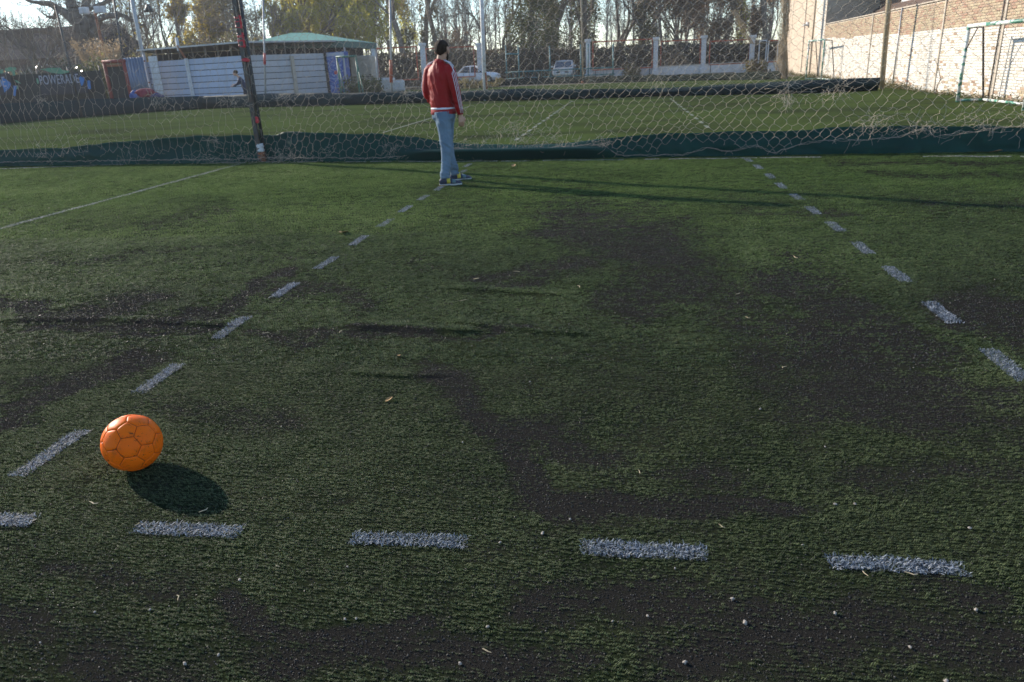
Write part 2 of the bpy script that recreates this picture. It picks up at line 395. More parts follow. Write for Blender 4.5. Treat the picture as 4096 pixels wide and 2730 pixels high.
def instancer(name, src, P, rot, scl, tone, label, far_green=None):
    far_green = np.zeros(len(P)) if far_green is None else far_green
    me = bpy.data.meshes.new(name); me.vertices.add(len(P)); me.vertices.foreach_set('co', np.asarray(P, np.float32).ravel())
    for nm, ty, dat in (('rot', 'FLOAT_VECTOR', rot), ('scl', 'FLOAT', scl), ('tone', 'FLOAT', tone), ('far_green', 'FLOAT', far_green)):
        x = me.attributes.new(nm, ty, 'POINT'); x.data.foreach_set('vector' if ty == 'FLOAT_VECTOR' else 'value', np.asarray(dat, np.float32).ravel())
    o = link(name, me); so = bpy.data.objects.new(name + '_source', src)
    ng = bpy.data.node_groups.new(name, 'GeometryNodeTree')
    ng.interface.new_socket('Geometry', in_out='INPUT', socket_type='NodeSocketGeometry'); ng.interface.new_socket('Geometry', in_out='OUTPUT', socket_type='NodeSocketGeometry')
    gi = ng.nodes.new('NodeGroupInput'); go = ng.nodes.new('NodeGroupOutput')
    ip = ng.nodes.new('GeometryNodeInstanceOnPoints'); oi = ng.nodes.new('GeometryNodeObjectInfo'); oi.inputs['Object'].default_value = so
    def named(nm, ty):
        x = ng.nodes.new('GeometryNodeInputNamedAttribute'); x.data_type = ty; x.inputs['Name'].default_value = nm; return x.outputs['Attribute']
    e2r = ng.nodes.new('FunctionNodeEulerToRotation')
    L = ng.links.new
    L(gi.outputs[0], ip.inputs['Points']); L(oi.outputs['Geometry'], ip.inputs['Instance']); L(named('rot', 'FLOAT_VECTOR'), e2r.inputs[0]); L(e2r.outputs[0], ip.inputs['Rotation'])
    L(named('scl', 'FLOAT'), ip.inputs['Scale']); L(ip.outputs[0], go.inputs[0])
    md = o.modifiers.new('scatter', 'NODES'); md.node_group = ng
    tag(o, label, 'turf', kind='stuff'); return o
def fibre_band(name, y0, y1, dx, dy, src, seed, sbase, label):
    r = np.random.default_rng(seed)
    yy = np.arange(y0, y1, dy); xx = np.arange(-17, 9.5, dx)
    X, Y = np.meshgrid(xx, yy); X = X.ravel(); Y = Y.ravel()
    uv, dep = project(np.c_[X, Y, np.zeros_like(X)])
    ok = (dep > 0.2) & (uv[:, 0] > -420) & (uv[:, 0] < 4520) & (uv[:, 1] < 3150)
    X, Y = X[ok], Y[ok]
    rowk = np.round(Y / dy); X = X + r.normal(0, dx * 0.35, len(X)); Y = Y + r.normal(0, dy * 0.16, len(X)) + (fbm(X * 1.5, rowk * 0.03, 2, 77) - 0.5) * 0.02
    w = wear_at(X, Y)
    rowgap = vnoise(X * 5, rowk * 1.0, 91)                       # worn stretches of single rows
    keep = r.uniform(0, 1, len(X)) > np.clip(w * 0.85, 0, 0.64) + 0.4 * (rowgap > 0.64)
    X, Y, w = X[keep], Y[keep], w[keep]
    line = fence_y(X); inside = Y < line - 0.02
    X, Y, w = X[inside], Y[inside], w[inside]; m = len(X)
    Z = height_at(X, Y)
    patch = fbm(X * 0.9 + 5, Y * 0.9, 4, 55); fin = fbm(X * 9, Y * 9, 3, 57)
    tone = np.clip(0.44 + 0.13 * np.clip((Y - 4) / 6, 0, 1) + (patch - 0.5) * 0.8 + (fin - 0.5) * 0.5 + r.normal(0, 0.19, m) - w * 0.5, 0, 1)
    scl = sbase * np.clip(r.normal(1, 0.22, m), 0.4, 1.7) * (1 - 0.35 * w)
    rot = np.c_[r.normal(0, 0.14, m), r.normal(0, 0.14, m), r.normal(0, 0.22, m) + PI * r.integers(0, 2, m)]
    return instancer(name, src, np.c_[X, Y, Z], rot, scl, tone, label, np.clip((Y - 4.0) / 5.0 + (patch - 0.5) * 0.8, 0, 1))  # fibre colour turns greener away from the camera, varied by patches
FA = Vector((-12.52, 13.67)); FB = Vector((5.42, 11.23))        # foot of the near net fence
def fence_y(x): return FA.y + (x - FA.x) * (FB.y - FA.y) / (FB.x - FA.x)
sA = tuft_mesh('tuft_a', 8, 0.0024, 0.0062, 0.0013, 1); sB = tuft_mesh('tuft_b', 9, 0.0042, 0.0076, 0.0018, 2); sC = tuft_mesh('tuft_c', 12, 0.012, 0.0085, 0.0030, 3)
for s_, m_ in ((sA, 'fibre'), (sB, 'fibre'), (sC, 'fibre')): s_.materials.append(M[m_])
fibre_band('turf_fibres', 0.35, 3.4, 0.0064, 0.0124, sA, 5, 1.0, 'short green turf fibres in rows round the orange ball')
fibre_band('turf_fibres', 3.4, 6.6, 0.0115, 0.0200, sB, 6, 1.0, 'short green turf fibres in the middle of the pitch')
fibre_band('turf_fibres', 6.6, 14.2, 0.022, 0.030, sC, 7, 1.0, 'short green turf fibres in front of the net fence')

# ---- black rubber crumb lying loose where the turf is worn
t = NT('rubber_crumb'); a = t.n('ShaderNodeAttribute', attribute_name='tone', attribute_type='INSTANCER')
t.base(t.ramp(a.outputs['Fac'], [(0, (0.006, 0.006, 0.006)), (0.6, (0.032, 0.0295, 0.0265)), (0.95, (0.065, 0.059, 0.052)), (1, (0.09, 0.083, 0.072))])); t.set(0.5, 0, 0.3); M['grain'] = t.m
gm = MB(); gm.rings([[(math.sin(a_) * math.cos(q) * k, math.sin(a_) * math.sin(q), math.cos(a_) * 0.7) for q, k in ((0, 1.2), (1.3, .8), (2.6, 1.1), (3.8, .9), (5.1, 1.2))][::-1] for a_ in (0.5, 1.5, 2.6)])
gmesh = gm.mesh('crumb_grain'); gmesh.materials.append(M['grain'])
def crumb_band(y0, y1, dens, size, seed, label):
    r = np.random.default_rng(seed); n = int((y1 - y0) * 14 * dens); X = r.uniform(-9, 5, n); Y = r.uniform(y0, y1, n)
    uv, dep = project(np.c_[X, Y, np.zeros(n)]); ok = (dep > 0.2) & (uv[:, 0] > -300) & (uv[:, 0] < 4400) & (uv[:, 1] < 3050); X, Y = X[ok], Y[ok]
    w = wear_at(X, Y); ok = r.uniform(0, 1, len(X)) < 0.10 + w * 1.1; X, Y = X[ok], Y[ok]; m = len(X)
    return instancer('rubber_crumb', gmesh, np.c_[X, Y, height_at(X, Y) + size * 0.35], np.c_[r.uniform(0, 3, m), r.uniform(0, 3, m), r.uniform(0, 6, m)], size * np.clip(r.lognormal(0, 0.35, m), .4, 2.4), r.uniform(0, 1, m) ** 1.6, label)
crumb_band(0.35, 3.4, 14000, 0.0015, 801, 'loose black rubber crumb on the worn turf near the ball')
crumb_band(3.4, 8.5, 5000, 0.0024, 802, 'loose black rubber crumb on the worn middle of the pitch')

# ---- painted lines: white sprayed fibres
t = NT('line_paint')
g_ = t.n('ShaderNodeNewGeometry')
col = t.ramp(g_.outputs['Random Per Island'], [(0.0, (0.03, 0.036, 0.045)), (0.4, (0.11, 0.135, 0.17)), (0.75, (0.27, 0.305, 0.35)), (1.0, (0.55, 0.57, 0.60))])
t.base(col); t.set(0.6, 0, 0.3); t.translucent(col, 0.2)
M['paint'] = t.m
t = NT('old_line_paint'); g_ = t.n('ShaderNodeNewGeometry')
col = t.ramp(g_.outputs['Random Per Island'], [(0.0, (0.09, 0.09, 0.075)), (0.5, (0.36, 0.34, 0.30)), (1.0, (0.66, 0.63, 0.57))])
t.base(col); t.set(0.7, 0, 0.3); M['paint_old'] = t.m
def sprayed(name, cx, cy, L, W, ang, n, h, w, mat, seed, soft=0.16, skip=None):
    r = np.random.default_rng(seed)
    m = n * 2; a = r.uniform(-0.5, 0.5, m) * L * (1 + soft * 0.4); b = r.uniform(-0.5, 0.5, m) * W * (1 + soft * 2)
    ex = np.maximum(np.abs(a) / (L / 2), np.abs(b) / (W / 2)); nz = fbm(a * 16 + seed, b * 16, 3, seed)
    ok = (ex + (nz - 0.5) * 0.45 < r.uniform(1 - soft, 1 + soft, m))
    if skip is not None: ok &= fbm(a * skip + seed * 3, b * 2, 3, seed + 2) > 0.44
    a, b = a[ok][:n], b[ok][:n]; m = len(a)
    ca, sa = math.cos(ang), math.sin(ang); X = cx + a * ca - b * sa; Y = cy + a * sa + b * ca; Z = height_at(X, Y)
    q = r.uniform(0, 2 * PI, m); lean = r.uniform(0.6, 2.0, m); hh = h * r.uniform(0.45, 1.2, m); ww = w * r.uniform(0.6, 1.3, m)
    d = np.c_[np.cos(q), np.sin(q), np.zeros(m)]; s = np.c_[-np.sin(q), np.cos(q), np.zeros(m)] * ww[:, None] / 2
    P = np.c_[X, Y, Z + 0.001]; mid = P + d * (hh * lean * 0.4)[:, None]; mid[:, 2] += hh * 0.7; tip = P + d * (hh * lean)[:, None]; tip[:, 2] += hh
    V = np.stack([P - s, P + s, mid + s, mid - s, tip + s * .4, tip - s * .4], 1).reshape(-1, 3)
    base = np.arange(m) * 6
    F = np.concatenate([np.c_[base, base + 1, base + 2, base + 3], np.c_[base + 3, base + 2, base + 4, base + 5]])
    me = mesh_np(name, V, F); o = link(name, me, mat, pitch); return o
DL = [(1075, 380), (1064, 394), (1010, 432), (973, 455), (932, 482), (886, 515), (825, 555), (750, 606), (655, 670), (532, 754), (366, 869), (118, 1040)]
DR = [(1720, 369), (1742, 384), (1769, 405), (1795, 427), (1829, 453), (1869, 486), (1918, 524), (1981, 571), (2060, 632), (2162, 719), (2310, 838)]
DF = [(-34, 1193), (432, 1218), (939, 1242), (1478, 1264), (2060, 1296)]
sd = 100
for pts, ang, L, W in ((DL, PI / 2, 0.355, 0.072), (DR, PI / 2, 0.365, 0.080), (DF, 0, 0.350, 0.064)):
    for x, y in pts:
        p = onground(x * DK, y * DK); sd += 1; near = p.y < 4
        n_, h_, w_ = (2000, 0.0085, 0.0019) if near else ((1300, 0.0085, 0.0029) if p.y < 7.5 else (850, 0.0095, 0.0052))
        faint = 0.8 if (x, y) in ((1075, 380), (1064, 394)) else 1.0
        sprayed('line_dash', p.x, p.y, L * (1 if p.y > 2.4 else 1.02), W, ang + random.uniform(-0.02, 0.02), int(n_ * faint * random.uniform(0.68, 1.05)), h_, w_, M['paint'], sd, 0.2)
p0 = onground(0, 525 * DK); p1 = onground(548 * DK, 378 * DK); dv = (p1 - p0)
sprayed('side_line', (p0.x + p1.x) / 2 - 0.0, (p0.y + p1.y) / 2 - 1.2, dv.length + 2.4, 0.075, math.atan2(dv.y, dv.x), 9000, 0.009, 0.0055, M['paint_old'], 301)
gl = [onground(x * DK, y * DK) for x, y in [(-330, 400), (0, 388), (300, 378), (700, 373), (1200, 371), (1720, 364), (2353, 362), (2600, 360)]]
for i, (p, q) in enumerate(zip(gl[:-1], gl[1:])):
    dv = q - p
    sprayed('goal_line', (p.x + q.x) / 2, (p.y + q.y) / 2, dv.length, 0.05, math.atan2(dv.y, dv.x), int(dv.length * 800), 0.011, 0.0085, M['paint_old'], 320 + i, skip=2.0)

# ---- the two pitches beyond the near fence
t = NT('far_turf')
f1 = t.noise(0.35, 6, 0.62, stretch=(0.6, 1.6, 1)); f2 = t.noise(45, 4, 0.7); f3 = t.noise(1.6, 5, 0.6, stretch=(0.5, 2.2, 1))
c = t.ramp(f2, [(0.3, (0.040, 0.060, 0.019)), (0.7, (0.086, 0.114, 0.038))])
c = t.mix(t.ramp(f1, [(0.44, (0, 0, 0)), (0.66, (0.85, 0.85, 0.85))]), c, (0.028, 0.032, 0.020))
c = t.mix(t.ramp(f3, [(0.56, (0, 0, 0)), (0.72, (0.6, 0.6, 0.6))]), c, (0.026, 0.030, 0.02))
t.base(c); t.set(1.0, 0, 0.0); t.bump(f2, 1.0, 0.02)
M['turf_far'] = t.m
def sheet(name, pts, z, mat):
    m = MB(); m.add([(x, y, z) for x, y in pts], [tuple(range(len(pts)))]); o = m.build(name, mat); return tag(o, kind='structure')
sheet('middle_pitch_turf', [(-48, 18.3), (-18.2, 14.42), (-16, 14.1), (5.4, 11.18), (9.3, 10.8), (10.05, 32), (10.3, 39), (-46, 44)], -0.012, M['turf_far'])
sheet('far_pitch_turf', [(-24, 39.6), (10.35, 39), (10.9, 50), (-26, 64)], -0.008, M['turf_far'])
# faint dashed lines on the middle pitch
t = NT('far_line_paint'); t.base(t.mix(t.ramp(t.noise(9, 4, 0.7), [(0.4, (0, 0, 0)), (0.6, (1, 1, 1))]), (0.135, 0.155, 0.12), (0.055, 0.08, 0.035))); t.set(0.9); M['far_line'] = t.m
mp_ = bpy.data.objects['middle_pitch_turf']
def far_dashes(a, b, n, w, nm='far_line_dash', fill=0.55):
    a = onground(*a); b = onground(*b)
    for i in range(n):
        p = a.lerp(b, (i + 0.5 - fill / 2) / n); q = a.lerp(b, (i + 0.5 + fill / 2) / n); d = (q - p).normalized(); s = Vector((-d.y, d.x, 0)) * w / 2
        m = MB(); m.add([tuple(v + Vector((0, 0, -0.004))) for v in (p - s, q - s, q + s, p + s)], [(0, 1, 2, 3)]); m.build(nm, M['far_line'], mp_)
far_dashes((2680, 392), (2840, 515), 11, 0.08)
far_dashes((2055, 565), (2290, 402), 16, 0.08)
far_dashes((1530, 530), (1880, 425), 1, 0.07, 'far_line', 1.0)
# ================================================================== BALL
BALL_R = 0.11
bc = onground(303.5 * DK, 1016 * DK, BALL_R); bc.z = BALL_R + float(height_at(np.array([bc.x]), np.array([bc.y]))[0]) + 0.002
t = NT('scuffed_orange_leather')
n1 = t.noise(9, 5, 0.6); n2 = t.noise(30, 6, 0.7); sc_ = t.noise(1, 4, 0.6, stretch=(16, 130, 60), dist=0.6)
c = t.mix(t.ramp(n1, [(0.35, (0, 0, 0)), (0.7, (1, 1, 1))]), (0.90, 0.158, 0.006), (0.80, 0.120, 0.004))
c = t.mix(t.ramp(n2, [(0.54, (0, 0, 0)), (0.74, (0.6, 0.6, 0.6))]), c, (0.20, 0.06, 0.015))
c = t.mix(t.ramp(sc_, [(0.645, (0, 0, 0)), (0.67, (0.9, 0.9, 0.9))]), c, (0.03, 0.02, 0.015))
sc2 = t.noise(1, 4, 0.6, stretch=(70, 22, 150), dist=0.8); c = t.mix(t.ramp(sc2, [(0.655, (0, 0, 0)), (0.68, (0.8, 0.8, 0.8))]), c, (0.05, 0.025, 0.012)); t.base(c); t.set(0.45, 0, 0.12); t.bump(t.noise(260, 3, 0.6), 0.12, 0.001); M['ball'] = t.m
M['seam'] = simple('dark_seam', (0.04, 0.012, 0.006), (0.015, 0.008, 0.006), 20, 0.8)
ph = (1 + 5 ** 0.5) / 2
ico = np.array([(s1 * 1, s2 * ph, 0) for s1 in (-1, 1) for s2 in (-1, 1)] + [(0, s1 * 1, s2 * ph) for s1 in (-1, 1) for s2 in (-1, 1)] + [(s2 * ph, 0, s1 * 1) for s1 in (-1, 1) for s2 in (-1, 1)], float)
edge = np.linalg.norm(ico[:, None] - ico[None], axis=2); E_ = np.abs(edge - 2) < 1e-6
faces3 = [(i, j, k) for i in range(12) for j in range(i + 1, 12) for k in range(j + 1, 12) if E_[i, j] and E_[j, k] and E_[i, k]]
hexc = ico[list(faces3[0])].mean(0); hexc /= np.linalg.norm(hexc); pen = ico[faces3[0][0]] / np.linalg.norm(ico[0])
vdir = (Vector((0, 0, CAM_H)) - bc).normalized(); rdir = Vector((0, 0, 1)).cross(vdir).normalized(); udir = vdir.cross(rdir).normalized()
hd = (vdir * 0.975 - rdir * 0.15 - udir * 0.14).normalized()
def frame(a, b):
    a = Vector(a).normalized(); b = Vector(b); b = (b - a * b.dot(a)).normalized(); return Matrix((a, b, a.cross(b))).transposed()
RB = frame(hd, udir + rdir * 0.10) @ frame(hexc, pen).transposed()
panels = []
for i in range(12):
    nb = [j for j in range(12) if E_[i, j]]; panels.append((ico[i], [ico[i] * 2 / 3 + ico[j] / 3 for j in nb]))
for f3 in faces3:
    pts = [ico[a_] * 2 / 3 + ico[b_] / 3 for a_ in f3 for b_ in f3 if a_ != b_]; panels.append((ico[list(f3)].mean(0), pts))
ball = thing('football', 'scuffed orange football with stitched panels resting on the worn turf', 'football', bc)
core = MB(); nu, nv = 32, 16
core.rings([[((BALL_R - 0.0032) * math.sin(PI * (j + 0.02) / (nv + 0.04)) * math.cos(2 * PI * i / nu), (BALL_R - 0.0032) * math.sin(PI * (j + 0.02) / (nv + 0.04)) * math.sin(2 * PI * i / nu), (BALL_R - 0.0032) * math.cos(PI * (j + 0.02) / (nv + 0.04))) for i in range(nu)][::-1] for j in range(nv + 1)])
core.build('bladder', M['seam'], ball, True)
for cen, pts in panels:
    cen = Vector(cen).normalized(); fr = frame(cen, pts[0] - np.array(cen)); pts = sorted(pts, key=lambda p: math.atan2(Vector(p).dot(fr.col[2]), Vector(p).dot(fr.col[1])))
    bd = []
    for a_, b_ in zip(pts, pts[1:] + pts[:1]):
        for k in range(7): bd.append((Vector(a_).lerp(Vector(b_), k / 7)).normalized())
    V = [RB @ (cen * (BALL_R + 0.0006))]; F = []; m = len(bd); ts = (0.3, 0.6, 0.8, 0.9, 0.955, 0.981)
    for tt in ts:
        dz = 0.0006 * (1 - tt) - 0.0029 * max(0, (tt - 0.84) / 0.145) ** 2.2
        V += [RB @ (cen.lerp(q, tt).normalized() * (BALL_R + dz)) for q in bd]
    for k in range(m): F.append((0, 1 + k, 1 + (k + 1) % m))
    for q in range(len(ts) - 1):
        for k in range(m): k2 = (k + 1) % m; F.append((1 + q * m + k, 1 + (q + 1) * m + k, 1 + (q + 1) * m + k2, 1 + q * m + k2))
    MB().add(V, F).build('panel', M['ball'], ball, True)

# ================================================================== NEAR NET FENCE
KF = (FB.y - FA.y) / (FB.x - FA.x)
def onfence(px, py, off=0.0):
    r = ray(px, py); k = (FA.y - KF * FA.x + off) / (r[1] - KF * r[0])
    return Vector((r[0] * k, r[1] * k, CAM_H + r[2] * k))
def fx(xD, yD): p = onfence(xD * DK, yD * DK); return p.x, p.z
t = NT('green_tarp')
f = t.noise(2.2, 5, 0.6); d = t.noise(14, 5, 0.65, stretch=(1, 1, 2))
c = t.mix(f, (0.010, 0.064, 0.052), (0.006, 0.034, 0.033)); c = t.mix(t.ramp(d, [(0.56, (0, 0, 0)), (0.78, (0.55, 0.55, 0.55))]), c, (0.032, 0.04, 0.038))
t.base(c); t.set(0.6, 0, 0.2); t.bump(t.noise(60, 3, 0.6), 0.12, 0.004); t.translucent((0.013, 0.13, 0.10), 0.27); M['tarp'] = t.m
top = [fx(*q) for q in [(-420, 352), (0, 345), (150, 337), (330, 321), (440, 316), (560, 313), (618, 309), (645, 303), (760, 307), (900, 309), (960, 315), (1010, 323), (1080, 328), (1150, 330), (1250, 329), (1330, 323), (1400, 315), (1500, 305), (1700, 300), (1900, 295), (2100, 291), (2353, 288), (2700, 284)]]
txs = np.array([q[0] for q in top]); tzs = np.array([q[1] for q in top])
X = np.arange(-19.5, 8.0, 0.05); Z = np.interp(X, txs, tzs) + (fbm(X * 1.3, X * 0, 3, 5) - 0.5) * 0.09
xa, xb = fx(880, 350)[0], fx(1450, 345)[0]
wroll = np.clip((X - xa) / 1.0, 0, 1) * np.clip((xb - X) / 0.7, 0, 1); wroll = wroll * wroll * (3 - 2 * wroll)
NR = 17; V = np.zeros((len(X), NR, 3))
for j in range(NR):
    tt = j / (NR - 1)
    flat_y = -0.05 - 0.07 * np.sin(PI * min(tt * 1.25, 1)) * fbm(X * 0.8, tt * 1.5 + X * 0, 3, 8) - 0.10 * (fbm(X * 4, tt * 2 + X * 0.5, 4, 12) - 0.5) * (1 - tt * 0.5) - 0.05 * (fbm(X * 11 + tt * 3, tt * 1.2 + X * 0, 2, 15) - 0.5) - 0.06 * (1 - tt) ** 3
    flat_z = tt * Z
    if tt < 0.6:
        q = tt / 0.6; ry = -0.20 + 0.02 * math.cos(PI * q) - 0.10 * math.sin(PI * q) + 0.15 * max(0, q - 0.55); rz = 0.19 * math.sin(PI * min(q * 0.62, 0.62)) ** 0.8
    else:
        q = (tt - 0.6) / 0.4; ry = -0.12 * (1 - q) - 0.02; rz = 0.165 * (1 - q) + 0
    rz = np.where(tt < 0.6, rz * np.ones_like(X), rz + Z * max(0, (tt - 0.6) / 0.4))
    yy = flat_y * (1 - wroll) + (ry + 0.03 * (fbm(X * 2.5, tt * 2 + X * 0, 3, 14) - 0.5)) * wroll; zz = flat_z * (1 - wroll) + np.minimum(rz, Z) * wroll
    V[:, j, 0] = X; V[:, j, 1] = fence_y(X) + yy + 0.26 * np.exp(-((X + 6.43) / 0.6) ** 2); V[:, j, 2] = zz - 0.012 * (j == 0)
def grid_faces(n, m):
    i = (np.arange(n - 1)[:, None] * m + np.arange(m - 1)[None, :]).ravel(); return np.c_[i, i + m, i + m + 1, i + 1]
def solid(o, th):
    s = o.modifiers.new('thickness', 'SOLIDIFY'); s.thickness = th; s.offset = 0
tp = link('green_tarp', mesh_np('green_tarp', V.reshape(-1, 3), grid_faces(len(X), NR), True), M['tarp']); solid(tp, 0.004)
tag(tp, 'dark green tarp skirt along the foot of the torn net behind the standing man', 'tarp')

hem = [fx(*q) for q in [(-420, 372), (0, 370), (300, 366), (600, 362), (640, 360), (880, 360), (1000, 352), (1045, 338), (1150, 348), (1260, 338), (1360, 329), (1390, 331), (1420, 354), (1570, 353), (1623, 336), (1674, 346), (1731, 331), (1777, 349), (1838, 328), (1894, 320), (1997, 318), (2055, 313), (2119, 292), (2138, 312), (2179, 308), (2253, 295), (2353, 285), (2700, 288)]]
hxs = np.array([q[0] for q in hem]); hzs = np.array([q[1] for q in hem])
KN = [(118, 395, .25, .3, .5), (620, 372, .25, .3, .75), (925, 385, .22, .25, .6), (1155, 390, .2, .3, .6), (1630, 358, .25, .35, .7), (2145, 130, .18, .5, .55), (2158, 385, .2, .3, .6), (2735, 500, .2, .25, .5), (2990, 385, .25, .25, .5), (3145, 342, .25, .25, .75),
      (3345, 345, .25, .25, .75), (3475, 465, .3, .2, .6), (3690, 508, .35, .2, .7), (2650, 300, .2, .3, .4), (1370, 420, .2, .3, .5), (330, 250, .16, 1.2, .45), (880, 300, .12, 1.0, .35), (1215, 150, .16, .9, .5), (2070, 300, .2, .2, .3), (2620, 190, .2, .25, .35), (3820, 480, .3, .2, .5), (260, 470, .15, .6, .5)]
KN = [(onfence(a_, b_).x, onfence(a_, b_).z, rx, rz, k) for a_, b_, rx, rz, k in KN]
def net_panel(x0, x1, af, pf, zf, seed, holes=(), wob=1.0):
    r = np.random.default_rng(seed); xs_ = [x0]
    while xs_[-1] < x1: xs_.append(xs_[-1] + af(xs_[-1]))
    xs_ = np.array(xs_); n = len(xs_); NJ = int(4.4 / min(pf(x) for x in xs_)) + 2
    I, J = np.meshgrid(np.arange(n), np.arange(NJ), indexing='ij')
    Xn = xs_[I].astype(float); P_ = np.array([pf(x) for x in xs_])[I]; A_ = np.array([zf(x) for x in xs_])[I]
    Zn = 4.35 - J * P_ + np.where((I + J) % 2 == 0, A_ / 2, -A_ / 2)
    Zn += (fbm(Xn * 0.5, Zn * 0.5, 3, seed) - 0.5) * 0.30 * wob + r.normal(0, 0.011, Xn.shape) * wob; Xs = Xn + (fbm(Xn * 0.6 + 9, Zn * 0.8, 3, seed + 1) - 0.5) * 0.40 * wob + r.normal(0, 0.008, Xn.shape) * wob
    for kx, kz, rx, rz, k in KN:
        wgt = k * np.exp(-((Xs - kx) / rx) ** 2 - ((Zn - kz) / rz) ** 2); Xs = Xs + (kx - Xs) * wgt; Zn = Zn + (kz - Zn) * wgt
    Yn = fence_y(Xs) - 0.13 + (fbm(Xs * 0.9, Zn * 0.9, 3, seed + 2) - 0.5) * 0.25 + 0.02 * r.normal(0, 1, Xs.shape)
    hz = np.interp(Xs, hxs, hzs) + 0.02 * r.normal(0, 1, Xs.shape)
    alive = (Zn > np.maximum(hz, 0.012))
    for hx_, hz_, hr, hh in holes: alive &= ~((((Xs - hx_) / hr) ** 2 + ((Zn - hz_) / hh) ** 2) < 1)
    Pn = np.stack([Xs, Yn, Zn], -1); e0 = []; e1 = []
    h = alive[:-1] & alive[1:]; e0.append(Pn[:-1][h]); e1.append(Pn[1:][h])
    v = alive[:, :-1] & alive[:, 1:] & ((I + J)[:, :-1] % 2 == 1); e0.append(Pn[:, :-1][v]); e1.append(Pn[:, 1:][v])
    # torn ends: links that reach only part way
    hb = alive[:-1] ^ alive[1:]; a_ = np.where(alive[:-1][..., None], Pn[:-1], Pn[1:])[hb]; b_ = np.where(alive[:-1][..., None], Pn[1:], Pn[:-1])[hb]
    b_ = a_ + (b_ - a_) * r.uniform(0.1, 0.9, (len(a_), 1)); b_[:, 2] -= r.uniform(0, 0.06, len(a_)); b_[:, 2] = np.maximum(b_[:, 2], 0.012)
    e0.append(a_); e1.append(b_)
    e0 = np.concatenate(e0); e1 = np.concatenate(e1); L = np.linalg.norm(e1 - e0, axis=1); ok = L < 0.6; e0, e1 = e0[ok], e1[ok]
    m = (e0 + e1) / 2 + r.normal(0, 0.006, e0.shape)
    return np.concatenate([e0, m]), np.concatenate([m, e1])
def lerp_f(pts): 
    a_ = np.array(pts, float); return lambda x: float(np.interp(x, a_[:, 0], a_[:, 1]))
holes = [(*fx(1330, 305), 0.30, 0.12), (*fx(560, 250), 0.22, 0.16), (*fx(1120, 318), 0.5, 0.14), (*fx(820, 230), 0.16, 0.2)]
s0, s1 = net_panel(-19.3, -6.5, lerp_f([(-19, .075), (-12, .08), (-10, .092), (-6.5, .09)]), lerp_f([(-15, .25), (-10, .26), (-6.5, .22)]), lerp_f([(-15, .11), (-11, .11), (-9, .07), (-6, .07)]), 41, holes, 0.22)
s2, s3 = net_panel(-6.38, 7.6, lerp_f([(-6.4, .078), (-3, .074), (0, .076), (7, .078)]), lerp_f([(-6.4, .145), (-2, .108), (1, .087), (7, .084)]), lerp_f([(-6.4, .055), (0, .055), (7, .05)]), 43, holes, 0.6)
def tangle(px, py, n, sp, seed, drop=0.5, off=-0.14):
    r = np.random.default_rng(seed); c = np.array(onfence(px, py, off)); A = []; B = []
    for i in range(n):
        p = c + r.normal(0, 1, 3) * np.array([sp, 0.03, sp * 0.45]); d = r.normal(0, 1, 3) * np.array([1, .3, 1]); d[2] -= drop
        for k in range(r.integers(4, 10)):
            d = d + r.normal(0, 0.9, 3); q = p + d / np.linalg.norm(d) * r.uniform(0.014, 0.045); q[2] = max(q[2], 0.01)
            A.append(p); B.append(q); p = q
    return A, B
TA = []; TB = []
for i, (px, py, n, sp) in enumerate([(640, 385, 26, .12), (700, 430, 16, .16), (940, 400, 22, .12), (1000, 420, 14, .14), (1130, 395, 16, .1), (1560, 590, 16, .1), (1630, 370, 22, .09), (1880, 560, 40, .3), (2000, 565, 45, .28), (2140, 570, 50, .25), (2250, 560, 40, .2), (1900, 590, 30, .25), (2060, 500, 16, .1), (2640, 320, 8, .06),
        (3140, 365, 30, .1), (3160, 400, 16, .07), (3340, 365, 30, .1), (3470, 515, 26, .15), (3540, 470, 20, .14), (3685, 510, 34, .12), (3900, 500, 30, .22), (4020, 495, 30, .2), (830, 630, 40, .22), (960, 625, 40, .22), (1040, 640, 30, .15), (1140, 625, 40, .16), (1220, 640, 40, .2), (1310, 605, 20, .12), (850, 560, 18, .06), (540, 610, 30, .3), (180, 610, 26, .2), (330, 590, 26, .3), (1600, 600, 22, .2), (2420, 570, 26, .1), (150, 400, 14, .08)]):
    a_, b_ = tangle(px, py, n, sp, 500 + i); TA += a_; TB += b_
hx = np.arange(-15, 7.6, 0.07); r_ = np.random.default_rng(3)
for k in range(3):
    hz = np.interp(hx, hxs, hzs) + r_.normal(0, 0.012, len(hx)); hy = fence_y(hx) - 0.16 + r_.normal(0, 0.015, len(hx)); pp = np.c_[hx, hy, np.maximum(hz, 0.012)]
    TA += list(pp[:-1]); TB += list(pp[1:])
def post(x, z0, z1): return (x, fence_y(x), z0), (x, fence_y(x), z1)
netF = thing('net_fence', 'tall torn beige rope net on a dark taped post above the green tarp', 'net', (-6.46, fence_y(-6.46), 0))
def rel(V): return np.asarray(V) - np.array(netF.location)
Vn, Fn = merge([strands(s0, s1, 0.0027), strands(s2, s3, 0.0024), strands(np.array(TA), np.array(TB), 0.0019)])
nm_ = link('net', mesh_np('net', rel(Vn), Fn), M['net'], netF); tag(nm_, kind='stuff')
